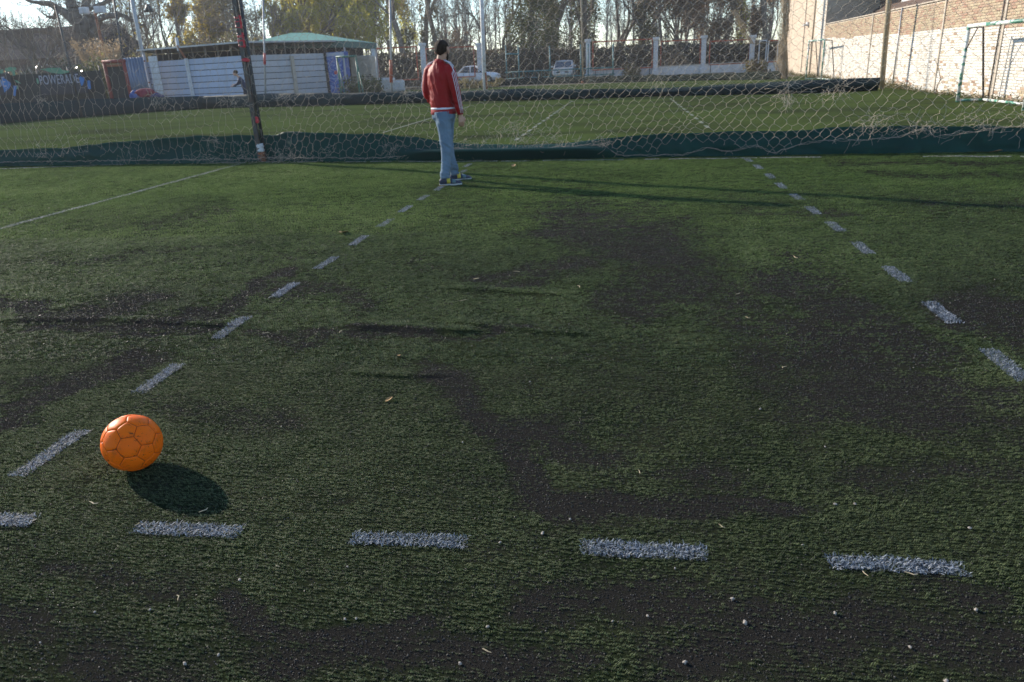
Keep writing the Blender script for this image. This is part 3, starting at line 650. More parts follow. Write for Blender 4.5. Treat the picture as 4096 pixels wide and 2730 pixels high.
# the dark post with its pipe, tape and base
m = MB(); m.box((0, -0.02, 2.34), (0.075, 0.075, 4.72)); po = m.build('post', M['steel_dark'], netF, bevel=0.006)
m = MB(); m.tube([(0.075, 0.02, 0.0), (0.07, 0.02, 1.2), (0.075, 0.02, 4.7)], 0.03, 10); m.build('pipe', M['black_pipe'], netF, True)
def wrap(z0, z1, w, mat, nm='tape_wrap', dx=0.0):
    rg = []; n = 20; st = max(4, int((z1 - z0) / 0.02))
    for j in range(st + 1):
        z = z0 + (z1 - z0) * j / st; k = 1 + 0.10 * math.sin(j * 1.7) + 0.06 * math.sin(j * 3.1)
        rg.append([(dx + math.copysign(abs(math.cos(q)) ** 0.55, math.cos(q)) * w * k, math.copysign(abs(math.sin(q)) ** 0.55, math.sin(q)) * w * k, z + 0.012 * math.sin(q * 2 + j)) for q in [2 * PI * i / n for i in range(n)]])
    return MB().rings(rg).build(nm, mat, netF, True)
zc = lambda yf: onfence(1040, yf).z
wrap(zc(108), zc(55), 0.055, M['red_tape']); wrap(zc(185), zc(125), 0.056, M['red_tape']); wrap(zc(243), zc(232), 0.066, M['red_tape'], dx=0.02); wrap(zc(490), zc(468), 0.05, M['red_tape'], dx=0.03)
wrap(0.19, 0.33, 0.062, M['white_paint'], 'white_band', 0.03); wrap(-0.02, 0.18, 0.06, M['rust'], 'rusty_foot', 0.03)
for x in (-19.4, 7.3):
    m = MB(); m.box((x + 6.46, fence_y(x) - fence_y(-6.46), 2.35), (0.075, 0.075, 4.7)); m.build('post', M['steel_dark'], netF, bevel=0.006)
zt = 4.42
m = MB(); m.tube([(-12.94, fence_y(-19.4) - fence_y(-6.46), zt), (0, 0, zt), (13.76, fence_y(7.3) - fence_y(-6.46), zt)], 0.006, 6); m.build('top_wire', M['steel_dark'], netF)

M['tarp_navy'] = simple('blue_green_tarp', (0.008, 0.030, 0.032), (0.006, 0.019, 0.024), 1.6, 0.65, bump=0.2, bscale=14, dirt=(0.022, 0.03, 0.03), dirt_amt=0.3, spec=0.2)
# ================================================================== MIDDLE FENCE
MID = [(0, 238.5, 284), (90, 234, 276), (180, 229, 269), (351, 223, 256), (471, 221, 249), (620, 215, 245.5), (861, 211.6, 239), (1051, 209, 233), (1195, 204, 230), (1321, 205, 227), (1520, 202.6, 220.6), (1649, 196, 218), (1838, 184.6, 214), (2025, 177, 207)]
MP = []
for x, yt, yb in MID:
    g = onground(x * DK, yb * DK); MP.append((g.x, g.y, at(x * DK, yt * DK, g.y).z))
MP = [(-31.5, 26.0, MP[0][2])] + MP; MP = np.array(MP)
dd = np.r_[0, np.cumsum(np.linalg.norm(np.diff(MP[:, :2], axis=0), axis=1))]
def mid_at(s): return np.interp(s, dd, MP[:, 0]), np.interp(s, dd, MP[:, 1]), np.interp(s, dd, MP[:, 2])
def mid_s(xpx):   # distance along the fence at a photo column
    ss = np.linspace(0, dd[-1], 800); x, y, z = mid_at(ss); uv, _ = project(np.c_[x, y, z * 0 + 0.5]); return ss[np.argmin(np.abs(uv[:, 0] - xpx))]
S = np.arange(0, dd[-1], 0.12); sx, sy, sz = mid_at(S); NR = 9; V = np.zeros((len(S), NR, 3))
for j in range(NR):
    tt = j / (NR - 1); b = 0.16 * (fbm(S * 0.7, tt * 2 + S * 0, 3, 61) - 0.5) + 0.10 * math.sin(PI * tt) - 0.08 * (1 - tt) ** 2
    V[:, j] = np.c_[sx, sy - b, tt * (sz + 0.05 * (fbm(S * 0.9, S * 0, 3, 66) - 0.5)) - 0.02 * (j == 0)]
tp2 = link('green_tarp', mesh_np('green_tarp', V.reshape(-1, 3), grid_faces(len(S), NR), True), M['tarp_navy']); solid(tp2, 0.005)
tag(tp2, 'dark blue green tarp skirt on the second fence before the shed and cars', 'tarp')
netM = thing('net_fence', 'fine netting on slim poles beyond the middle pitch, running to the brick wall', 'net', (MP[8][0], MP[8][1], 0))
r = np.random.default_rng(71); a_ = 0.105; p_ = 0.062
ns = int(dd[-1] / a_); NJ = int(4.4 / p_); I, J = np.meshgrid(np.arange(ns), np.arange(NJ), indexing='ij')
Sn = I * a_ + (fbm(I * 0.05, J * 0.06, 3, 5) - 0.5) * 0.8; Zn = 4.6 - J * p_ + np.where((I + J) % 2 == 0, .016, -.016) + (fbm(I * 0.03, J * 0.05, 3, 7) - 0.5) * 0.4
x, y, z = mid_at(np.clip(Sn, 0, dd[-1])); Pn = np.stack([x, y - 0.06 + 0.3 * (fbm(I * 0.02, J * 0.03, 2, 9) - 0.5), Zn], -1); al = (Zn > 0.05) & (Sn > mid_s(1000)) & (Sn < dd[-1])
h = al[:-1] & al[1:]; v = al[:, :-1] & al[:, 1:] & ((I + J)[:, :-1] % 2 == 1)
Vn, Fn = strands(np.concatenate([Pn[:-1][h], Pn[:, :-1][v]]), np.concatenate([Pn[1:][h], Pn[:, 1:][v]]), 0.0021)
nm_ = link('net', mesh_np('net', Vn - np.array(netM.location), Fn), M['net_far'], netM); tag(nm_, kind='stuff')
def pole(parent, px0, px1, pyb, Y, rad, mat, ztop=5.2, nm='pole'):
    """upright whose photo columns at the frame top and at its foot are given"""
    b = at(px1, pyb, Y); tpp = at(px0, 0, Y); k = (tpp - b) / (tpp.z - b.z)
    p0 = b - k * b.z; p1 = b + k * (ztop - b.z); L = Vector(parent.location)
    return MB().tube([p0 - L, p1 - L], rad, 10).build(nm, mat, parent, True)
def midY(px): return float(mid_at(mid_s(px))[1]) + 0.10
po = pole(netM, 1052, 1060, 290, midY(1060), 0.045, M['grey_pole']); b0 = at(1059, 258, midY(1060)) - Vector(netM.location); b1 = at(1058, 212, midY(1060)) - Vector(netM.location)
MB().tube([b0, b1], 0.065, 10).build('tape_wrap', M['red_tape'], netM, True)
pole(netM, 1560, 1566, 320, midY(1566), 0.05, M['grey_pole']); b0 = at(1565, 330, midY(1566) + .0) - Vector(netM.location); b1 = at(1563, 240, midY(1566)) - Vector(netM.location)
MB().tube([b0, b1], 0.075, 10).build('rusty_sleeve', M['orange_paint'], netM, True)
yb = midY(1940); pole(netM, 1926, 1940, 357, yb, 0.085, M['white_paint']); q0 = at(1946, 357, yb - .02) - Vector(netM.location); q1 = at(1941, 290, yb - .02) - Vector(netM.location)
MB().tube([q0, q1], 0.06, 10).build('rusty_sleeve', M['rust'], netM, True)
pole(netM, 3556, 3527, 345, 29.9, 0.09, M['wood_pole'], 6.0, 'wooden_pole')
for s_ in (0.3, mid_s(320)): 
    x, y, z = mid_at(s_); L = Vector(netM.location); MB().tube([Vector((x, y, 0)) - L, Vector((x, y, 5.2)) - L], 0.05, 10).build('pole', M['steel_dark'], netM, True)

# ================================================================== THIRD FENCE (tarp, poles, bundled net)
TH = [(1060, 190, 203), (1159, 181, 196), (1264, 177, 192), (1400, 174, 189), (1520, 172, 186.5), (1650, 168, 184), (1795, 164, 182)]
TP = []
for x, yt, yb in TH:
    g = onground(x * DK, yb * DK); TP.append((g.x, g.y, at(x * DK, yt * DK, g.y).z))
TP = np.array(TP); dt = np.r_[0, np.cumsum(np.linalg.norm(np.diff(TP[:, :2], axis=0), axis=1))]; S = np.arange(0, dt[-1], 0.1)
V = np.zeros((len(S), 7, 3)); sx, sy, sz = [np.interp(S, dt, TP[:, i]) for i in range(3)]
for j in range(7):
    tt = j / 6; b = 0.35 * (fbm(S * 1.1, tt * 3 + S * 0, 4, 81) - 0.5); V[:, j] = np.c_[sx, sy + b, tt * (sz + 0.22 * (fbm(S * 1.6, S * 0, 4, 86) - 0.5)) - 0.02 * (j == 0)]
M['tarp_dirty'] = simple('weedy_tarp', (0.010, 0.020, 0.016), (0.020, 0.026, 0.018), 3.0, 0.9, bump=0.8, bscale=9, dirt=(0.045, 0.042, 0.028), dirt_amt=0.25, spec=0.1)
tp3 = link('weedy_tarp', mesh_np('weedy_tarp', V.reshape(-1, 3), grid_faces(len(S), 7), True), M['tarp_dirty']); solid(tp3, 0.02)
tag(tp3, 'weed covered dark tarp at the foot of the farthest fence, before the low white wall', 'tarp')
f3 = thing('fence_pole', 'slim pale pole rising from the weedy tarp beside the silver car', 'pole', at(2332, 335, 58) * 1.0); f3.location.z = 0
pole(f3, 2325, 2332, 312, 58, 0.06, M['wood_pole'], 7.5, 'shaft'); MB().tube([(0, 0, -0.03), (0, 0, 0.12)], 0.12, 12).build('foot', M['rust'], f3, True)
f4 = thing('net_pole', 'tall bare wood pole with bundled netting beside the corner of the white building', 'pole', (at(3145, 310, 47).x, 47, 0))
pole(f4, 3138, 3146, 310, 47, 0.10, M['wood_pole'], 8.5, 'shaft')
r = np.random.default_rng(5); A = []; B = []; L = np.array(f4.location)
for i in range(90):
    s = r.uniform(0, 1); x0 = r.normal(0, .10); pts = []
    for k in range(10):
        z = 8 - 8 * k / 9; w = 0.10 + 0.35 * math.exp(-((z - 1.0) / 1.2) ** 2) * s + 0.2 * math.exp(-((z - 4.2) / 1.6) ** 2); pts.append((-0.15 - abs(r.normal(0, w)) * 0.9 + x0, r.normal(0, .15), max(z, 0.02)))
    A += pts[:-1]; B += pts[1:]
for i in range(26):   # netting swept up to the left
    e = np.array(at(2935 + r.normal(0, 6), 40, 47)) - L; s = np.array(at(3005 + r.normal(0, 8), 175, 47)) - L; s2 = np.array((r.normal(-.1, .05), 0, 2.0)); mid_ = (e + s) / 2 + r.normal(0, 0.06, 3)
    A += [e, mid_, s]; B += [mid_, s, s2]
Vn, Fn = strands(np.array(A), np.array(B), 0.008); tag(link('bundled_net', mesh_np('bundled_net', Vn, Fn), M['wood_pole'], f4), kind='stuff')
# ================================================================== BRICK WALL ON THE RIGHT
WA = Vector((9.25, 15.0, 0)); WD = Vector((0.05, 1.0, 0)).normalized(); WN = Vector((-WD.y, WD.x, 0)); WANG = math.atan2(WD.y, WD.x)
def onwall(px, py):
    r = ray(px, py); o = Vector((0, 0, CAM_H)); d = Vector(r); k = (WA - o).dot(WN) / d.dot(WN); p = o + d * k
    return (p - WA).dot(WD), p.z              # distance along the wall, height
WALL_L = onwall(3297, 150)[0]; WALL_T = 2.72
def wallpt(s, z, out=0.0): return WA + WD * s + WN * out + Vector((0, 0, z))
def brickmat(name, stops, rndsrc, bump=0.35, dirt=(0.30, 0.24, 0.19)):
    t = NT(name)
    if rndsrc == 'obj': rv = t.n('ShaderNodeObjectInfo').outputs['Random']
    else: rv = t.n('ShaderNodeNewGeometry').outputs['Random Per Island']
    c = t.ramp(rv, stops); n = t.noise(22, 5, 0.7); c = t.mix(t.math('MULTIPLY', t.ramp(n, [(0.46, (0, 0, 0)), (0.72, (1, 1, 1))]), 0.45), c, dirt)
    t.base(c); t.set(0.9, 0, 0.2); t.bump(t.noise(70, 4, 0.7), bump, 0.01); return t.m
RAW = [(0, (0.30, 0.205, 0.145)), (0.25, (0.36, 0.28, 0.19)), (0.5, (0.42, 0.35, 0.235)), (0.75, (0.36, 0.265, 0.19)), (1, (0.31, 0.18, 0.13))]
WHT = [(0, (0.50, 0.46, 0.40)), (0.4, (0.60, 0.57, 0.52)), (0.9, (0.65, 0.63, 0.59)), (1, (0.50, 0.43, 0.36))]
BM = {('raw', 'obj'): brickmat('raw_brick', RAW, 'obj'), ('raw', 'isl'): brickmat('raw_brick_mass', RAW, 'isl'), ('wht', 'obj'): brickmat('whitewashed_brick', WHT, 'obj', dirt=(0.48, 0.42, 0.35)), ('wht', 'isl'): brickmat('whitewashed_brick_mass', WHT, 'isl', dirt=(0.48, 0.42, 0.35))}
M['mortar'] = simple('mortar', (0.50, 0.45, 0.38), (0.40, 0.35, 0.29), 4, 0.95, bump=0.4)
wall = thing('brick_wall', 'long brick wall beside the middle pitch, whitewashed below and bare brick above', 'wall', WA, WANG)
# local frame: x along the wall, y = out towards the pitch
m = MB(); m.box((WALL_L / 2, -0.135, WALL_T / 2 - 0.05), (WALL_L, 0.24, WALL_T + 0.04)); m.build('mortar_core', M['mortar'], wall)
BL, BH, JT = 0.235, 0.058, 0.014
def brick_mesh(L, nm):
    m = MB(); e = 0.004; D = 0.03; x, z = L / 2, BH / 2
    m.add([(-x, -D, -z), (x, -D, -z), (x, -D, z), (-x, -D, z), (-x, 0, -z), (x, 0, -z), (x, 0, z), (-x, 0, z), (-x + e, e, -z + e), (x - e, e, -z + e), (x - e, e, z - e), (-x + e, e, z - e)],
          [(0, 1, 5, 4), (1, 2, 6, 5), (2, 3, 7, 6), (3, 0, 4, 7), (4, 5, 9, 8), (5, 6, 10, 9), (6, 7, 11, 10), (7, 4, 8, 11), (8, 9, 10, 11)]); return m.mesh(nm)
r = np.random.default_rng(17); bl = []; nc = int((WALL_T - 0.02) / (BH + JT)); bond = r.uniform(0, .12, nc)
for j in range(nc):
    z = 0.015 + BH / 2 + j * (BH + JT); s = -0.02 + (0.125 if j % 2 else 0) + bond[j] * 0.2
    while s + BL < WALL_L:
        if s > 0: bl.append((s + BL / 2, z))
        s += BL + JT
paint_top = lambda s: 1.76 + 0.008 * s + 0.05 * math.sin(s * 0.7)
PR = {}
def paint_kind(s, z):
    low = max(0, 0.75 - z * 1.4) + 0.35 * (math.sin(s * 0.9) > 0.3) * max(0, 0.7 - z)
    if z > paint_top(s): return 'raw'
    return 'raw' if r.uniform() < 0.025 + 0.55 * low * (fbm(np.array([s * 0.8]), np.array([z]), 3, 4)[0] > 0.42) else 'wht'
kinds = [paint_kind(*b) for b in bl]
P = np.array([wallpt(s, z, 0.0) for s, z in bl]); uv, dep = project(P); vis = (uv[:, 0] < 4090) & (uv[:, 1] > 0)
order = np.argsort(np.where(vis, dep, 1e6))[:300]; single = set(order.tolist())
BME = {k: brick_mesh(BL, 'brick_' + k) for k in ('raw', 'wht')}
for k in BME: BME[k].materials.append(BM[(k, 'obj')])
for i in single:
    s, z = bl[i]; o = bpy.data.objects.new('brick', BME[kinds[i]]); COL.objects.link(o); o.parent = wall; o.location = (s, 0.004 + r.uniform(-0.003, 0.004), z)
proto = {k: (np.array([v.co[:] for v in BME[k].vertices]), np.array([list(p.vertices) for p in BME[k].polygons])) for k in BME}
for kind in ('raw', 'wht'):
    idx = [i for i in range(len(bl)) if kinds[i] == kind and i not in single]; v0, f0 = proto[kind]; nb = len(idx)
    off = np.array([(bl[i][0], r.uniform(-0.003, 0.006), bl[i][1]) for i in idx])
    V = (v0[None] + off[:, None]).reshape(-1, 3); F = (f0[None] + (np.arange(nb) * len(v0))[:, None, None]).reshape(-1, 4)
    o = link('brickwork', mesh_np('brickwork', V, F), BM[(kind, 'isl')], wall); tag(o, kind='stuff')
# pilasters and pipes on the wall
M['cement'] = simple('cement', (0.46, 0.40, 0.33), (0.34, 0.29, 0.23), 5, 0.9, bump=0.3)
for px, w in ((4000, .16), (3760, .12), (3480, .12)):
    s, z = onwall(px, 200); m = MB(); m.box((s, 0.012, WALL_T / 2 - 0.02), (w, 0.045, WALL_T)); m.build('pilaster', M['cement'], wall, bevel=0.006)
s, z = onwall(3600, 150); m = MB(); m.tube([(s, 0.05, 0.0), (s, 0.05, 2.74)], 0.028, 8); m.build('drain_pipe', M['grey_pole'], wall, True)
s, z = onwall(4010, 150); m = MB(); m.tube([(s + .1, 0.06, 0.02), (s + .1, 0.06, 3.2)], 0.02, 8); m.build('drain_pipe', M['steel_dark'], wall, True)
m = MB(); m.box((WALL_L / 2, -0.12, WALL_T + 0.02), (WALL_L, 0.29, 0.05)); m.build('coping', M['cement'], wall, bevel=0.008)

# taller rendered building at the far end of the wall
M['cream_render'] = simple('cream_render', (0.50, 0.43, 0.34), (0.42, 0.34, 0.26), 1.1, 0.95, bump=0.25, bscale=14, dirt=(0.46, 0.33, 0.24), dirt_amt=0.3)
EXTRA = 13.5
tower = thing('rendered_building', 'tall cream rendered building with whitewashed brick side at the end of the brick wall', 'building', wallpt(WALL_L, 0), WANG)
m = MB(); m.box((EXTRA / 2, -2.6, 4.2), (EXTRA, 5.2, 8.4)); m.build('wall', M['cream_render'], tower)
# whitewashed brick panel nearest the corner
bw = []
for j in range(int(7.9 / 0.078)):
    z = 0.35 + j * 0.078; s = 0.03 + (0.13 if j % 2 else 0)
    if z < 1.9: continue
    while s + BL < 3.1: bw.append((s + BL / 2, z)); s += BL + JT
v0, f0 = proto['wht']; off = np.array([(s, 0.004 + r.uniform(-.003, .004), z) for s, z in bw])
o = link('brickwork', mesh_np('brickwork', (v0[None] + off[:, None]).reshape(-1, 3), (f0[None] + (np.arange(len(bw)) * len(v0))[:, None, None]).reshape(-1, 4)), BM[('wht', 'isl')], tower); tag(o, kind='stuff')
m = MB(); m.tube([(3.25, 0.05, 0.0), (3.25, 0.05, 8.2)], 0.04, 8); m.build('drain_pipe', M['cement'], tower, True)
m = MB(); m.tube([(6.2, 0.05, 0.2), (6.2, 0.05, 4.6)], 0.02, 8); m.build('cable', M['steel_dark'], tower, True)
m = MB(); m.box((5.2, 0.06, 2.95), (0.5, 0.12, 0.22)); m.box((5.2, 0.2, 2.9), (0.4, 0.2, 0.1)); m.build('wall_lamp', M['white_paint'], tower, bevel=0.02)
m = MB(); m.box((EXTRA / 2, -2.55, 8.5), (EXTRA + .5, 5.6, 0.2)); m.build('roof_slab', M['cement'], tower)

# house behind the wall
M['shingle'] = simple('brown_shingles', (0.11, 0.065, 0.045), (0.06, 0.04, 0.03), 3, 0.9, bump=0.7, bscale=8)
M['blue_wall'] = simple('pale_blue_plaster', (0.42, 0.47, 0.56), (0.34, 0.39, 0.48), 2, 0.9)
M['dark_glass'] = simple('dark_glass', (0.02, 0.022, 0.025), (0.035, 0.03, 0.03), 2, 0.15)
house = thing('brown_house', 'brown shingled house with pale blue wall rising behind the brick wall', 'house', wallpt(0, 0, -2.6), WANG)
hl = WALL_L
m = MB(); m.box((hl * 0.62, -2.0, 2.6), (hl * 0.75, 4, 5.2)); m.build('wall', M['shingle'], house)
m = MB(); m.prism([(hl * .22, 0.5, 2.95), (hl * 1.0, 0.5, 2.95), (hl * 1.0, 0.02, 3.35), (hl * .22, 0.02, 3.35)], (0, 0, 0.09)); m.build('eaves', M['shingle'], house)
s1 = onwall(3480, 40)[0]
for i, (sa, sb, mt) in enumerate(((hl * .80, hl * .86, 'white_paint'), (hl * .70, hl * .78, 'blue_wall'), (hl * .58, hl * .62, 'white_paint'), (hl * .40, hl * .44, 'white_paint'))):
    m = MB(); m.box(((sa + sb) / 2, 0.03, 4.1), (sb - sa, 0.06, 1.9)); m.build('wall_panel', M[mt], house)
for sa, sb in ((hl * .87, hl * .95), (hl * .63, hl * .69), (hl * .46, hl * .56)):
    m = MB(); m.box(((sa + sb) / 2, 0.015, 4.15), (sb - sa, 0.05, 1.6)); w = m.build('window', M['dark_glass'], house)
    f = MB(); zc_ = 4.15
    for q in ((sa, zc_, .08, 1.7), (sb, zc_, .08, 1.7), ((sa + sb) / 2, zc_ - .82, sb - sa, .08), ((sa + sb) / 2, zc_ + .82, sb - sa, .08)): f.box((q[0], 0.05, q[1]), (q[2], 0.06, q[3]))
    f.build('frame', M['shingle'], w)
m = MB(); m.prism([(hl * .20, 0.75, 5.0), (hl * .20, -4.6, 5.0), (hl * .20, -2.0, 6.6)], (hl * .82, 0, 0)); m.build('roof', M['shingle'], house)

# ------------------------------------------------------------------ goals along the wall
t = NT('chipped_green_white_paint'); tc = t.n('ShaderNodeTexCoord')
w_ = t.n('ShaderNodeTexNoise'); w_.inputs['Scale'].default_value = 2.6; w_.inputs['Detail'].default_value = 2; mp2 = t.n('ShaderNodeMapping'); mp2.inputs['Scale'].default_value = (0.8, 0.8, 1.6); t.l(tc.outputs['Object'], mp2.inputs[0]); t.l(mp2.outputs[0], w_.inputs['Vector'])
t.base(t.ramp(w_.outputs['Fac'], [(0.46, (0.60, 0.62, 0.60)), (0.49, (0.10, 0.30, 0.22)), (0.56, (0.03, 0.14, 0.09)), (0.60, (0.55, 0.58, 0.56))])); t.set(0.5); M['goal_paint'] = t.m
def goal(label, x, y0, y1, h, back, rad):
    """mouth faces the pitch (-x); y0..y1 are the posts"""
    g = thing('football_goal', label, 'goal', (x, (y0 + y1) / 2, 0)); w = (y1 - y0) / 2
    for s in (-1, 1):
        p = MB(); p.tube([(0, s * w, -0.01), (0, s * w, h)], rad, 12).build('post', M['goal_paint'], g, True)
        MB().tube([(0, s * w, h * 0.68), (0, s * (w - 0.55), h - 0.02)], rad * 0.35, 6).build('brace', M['steel_dark'], g, True)
        MB().tube([(0, s * w, 0.03), (back, s * w, 0.03)], rad * 0.7, 8).build('ground_bar', M['goal_paint'], g, True)
        MB().tube([(0, s * w, h - .03), (back * 0.55, s * w, h - .05), (back, s * w, 0.03)], rad * 0.6, 8).build('back_stay', M['steel_dark'], g, True)
    MB().tube([(0, -w - rad * .6, h), (0, w + rad * .6, h)], rad, 12).build('crossbar', M['goal_paint'], g, True)
    MB().tube([(back, -w, 0.03), (back, w, 0.03)], rad * 0.7, 8).build('ground_bar', M['goal_paint'], g, True)
    return g
goal('green and white chipped steel goal on the middle pitch before the whitewashed wall', 8.66, 18.27, 21.75, 1.83, 0.62, 0.045)
goal('green and white steel goal on the far pitch, beside the rendered building corner', 9.72, 40.7, 44.0, 1.92, 0.62, 0.04)
# weeds along the foot of the wall
def leafcloud(P, size, rng, aspect=0.55, droop=0.0):
    n = len(P); q = rng.normal(0, 1, (n, 3)); q[:, 2] -= droop; q /= np.linalg.norm(q, axis=1, keepdims=True); u = np.cross(q, rng.normal(0, 1, (n, 3))); u /= np.linalg.norm(u, axis=1, keepdims=True)
    s = size * rng.uniform(0.6, 1.35, (n, 1)); a, b = q * s, u * s * aspect
    V = np.stack([P - a, P + b, P + a, P - b], 1).reshape(-1, 3); i = np.arange(n) * 4; return V, np.c_[i, i + 1, i + 2, i + 3]
M['weed'] = leafmat('weed_leaves', [(0.05, 0.075, 0.02), (0.10, 0.11, 0.03), (0.16, 0.13, 0.06), (0.20, 0.15, 0.08)])
M['dry_weed'] = leafmat('dry_weeds', [(0.16, 0.11, 0.06), (0.10, 0.075, 0.045), (0.20, 0.15, 0.09)])
r = np.random.default_rng(23); n = 9000; s = r.uniform(0, WALL_L + 11, n); d = np.abs(r.normal(0, 0.14, n)) + 0.02; dens = fbm(s * 0.6, s * 0, 3, 2); z = np.abs(r.normal(0, 0.09, n)) * (0.4 + 1.8 * dens ** 2)
k = dens > r.uniform(0.2, 0.7, n); P = np.array([wallpt(a_, c_, b_) for a_, b_, c_ in zip(s[k], d[k], z[k])])
V, F = leafcloud(P, 0.045, r, 0.25); o = link('wall_weeds', mesh_np('wall_weeds', V, F), M['weed']); tag(o, 'low mixed green and dry weeds growing along the foot of the brick wall', 'weeds', kind='stuff')
# a bent dead stalk by the wall
sx = wallpt(onwall(3790, 340)[0], 0, 0.3)
stalk = thing('dead_stalk', 'bent dead weed stalk standing alone before the whitewashed wall', 'plant', sx)
MB().tube([(0, 0, 0), (0.02, .01, .25), (0.10, .05, .42), (0.06, .1, .62), (-.05, .2, .95)], [.02, .016, .013, .010, .006], 6).build('stem', M['bark'], stalk, True)
MB().tube([(0.10, .05, .42), (.22, .05, .50), (.3, .0, .52)], [.010, .008, .004], 6).build('twig', M['bark'], stalk, True)
MB().tube([(-.05, .2, .95), (-.1, .22, .99), (-.04, .25, 1.02)], [.012, .02, .006], 6).build('seed_head', M['bark'], stalk, True)
# ================================================================== SHED, CANOPY AND THINGS BEYOND THE MIDDLE FENCE
def siding(name, blue):
    t = NT(name); rv = t.n('ShaderNodeObjectInfo').outputs['Random']; c = t.ramp(rv, [(0, tuple(x * 0.88 for x in blue)), (1, tuple(min(1, x * 1.1) for x in blue))])
    n = t.noise(2.5, 5, 0.6); c = t.mix(t.ramp(n, [(0.5, (0, 0, 0)), (0.8, (0.5, 0.5, 0.5))]), c, (0.30, 0.29, 0.28)); t.base(c); t.set(0.6)
    tc = t.n('ShaderNodeTexCoord'); wv = t.n('ShaderNodeTexWave', bands_direction='Z'); wv.inputs['Scale'].default_value = 11; t.l(tc.outputs['Object'], wv.inputs[0]); t.bump(wv.outputs['Fac'], 0.35, 0.02); return t.m
M['siding_shade_blue'] = siding('shaded_blue_siding', (0.40, 0.45, 0.56)); M['siding_lit_grey'] = siding('lit_grey_siding', (0.44, 0.44, 0.46))  # same boards: bluish colour stands for the shaded wall, greyer for the lit one
YS = 42.5; SL = at(612, 388, 46); SN = at(1003, 380, 43.2); SR = at(1318, 372, 47.5)
for p in (SL, SN, SR): p.z = 0
shed = thing('siding_shed', 'long shed clad in pale horizontal siding boards with an open dark gap under its roof', 'shed', SN)
TOPW = 2.72; ROOF = 3.36
def face(A, B, mats, nrow=8, gaps=()):
    A = A - SN; B = B - SN; d = (B - A); L = d.length; d.normalize(); n = Vector((d.y, -d.x, 0)); ang = math.atan2(d.y, d.x)
    m = MB(); c = A + d * L / 2 - n * 0.09; m.box(tuple(c + Vector((0, 0, TOPW / 2))), (L - .02, 0.06, TOPW - .02), ang); m.build('wall_core', M['dark'], shed)
    edges = [0, *gaps, 1]
    for a0, a1 in zip(edges[:-1], edges[1:]):
        for j in range(nrow):
            h = TOPW / nrow; s0 = a0 * L + 0.02; s1 = a1 * L - 0.02; c = A + d * (s0 + s1) / 2
            b = MB(); b.box((0, 0, 0), (s1 - s0, 0.05, h - 0.036)); o = b.build('siding_board', M[mats], shed, bevel=0.008); o.location = c - n * (0.03 + 0.004 * (j % 2)) + Vector((0, 0, (j + .5) * h)); o.rotation_euler = (0, 0, ang)
    return A, d, L, n, ang
A, d, L, n, ang = face(SL, SN, 'siding_shade_blue', 8, (0.44,)); A2, d2, L2, n2, ang2 = face(SN, SR, 'siding_lit_grey', 8, (0.56,))
def shed_post(P, w, z0, z1, mat, nm='post', lean=None):
    MB().tube([tuple(P + Vector((0, 0, z0))), tuple(P + Vector(lean or (0, 0, 0)) + Vector((0, 0, z1)))], w, 4).build(nm, M[mat], shed)
shed_post(A + n * 0.05, .10, 0, ROOF, 'siding_shade_blue', 'corner_post'); shed_post(A + d * L * .44 + n * .08, .13, 0, 2.75, 'white_paint'); shed_post(A + d * L * .44 + n * .08, .07, 2.7, 3.5, 'rust', 'brace', (-.35, -.1, 0)); shed_post(A + d * L * .44 + n * .0 + Vector((-.38, -.1, 0)), .11, 3.2, 3.95, 'white_paint', 'post_stub')
shed_post(Vector((0, -.08, 0)), .06, 0, 2.9, 'rust', 'down_pipe'); shed_post(A2 + d2 * L2 * .56 + n2 * .06, .14, 0, 2.6, 'cement', 'post'); shed_post(A2 + d2 * (L2 - .02) + n2 * .03, .1, 0, ROOF - .1, 'dark', 'corner_post')
m = MB(); inner = Vector((-3, 6, 0)); BL_ = A + inner; BR_ = A2 + d2 * L2 + Vector((1, 5, 0))
for z0, z1, nm, mt, o_ in ((ROOF, ROOF + .09, 'roof', 'grey_pole', .28),):
    pts = [A + n * o_ - d * .3, Vector((0, 0, 0)) + (n + n2) * o_ * .8, A2 + d2 * (L2 + .2) + n2 * o_, BR_, BL_]; MB().prism([(p.x, p.y, z0) for p in pts], (0, 0, z1 - z0)).build(nm, M[mt], shed)
for a_, b_, nn in ((A, Vector((0, 0, 0)), n), (Vector((0, 0, 0)), A2 + d2 * L2, n2)):   # dark beams seen through the gap
    for k in range(1, 8):
        p = a_.lerp(b_, k / 8) - nn * .05; MB().box((p.x, p.y, (TOPW + ROOF) / 2), (.07, .07, ROOF - TOPW)).build('stud', M['bark'], shed)
bk = MB(); bk.box(((BL_ + BR_) / 2 + Vector((0, -.5, 1.65))).to_tuple(), ((BR_ - BL_).length, .1, 3.3), math.atan2((BR_ - BL_).y, (BR_ - BL_).x)); bk.build('back_wall', M['dark'], shed)

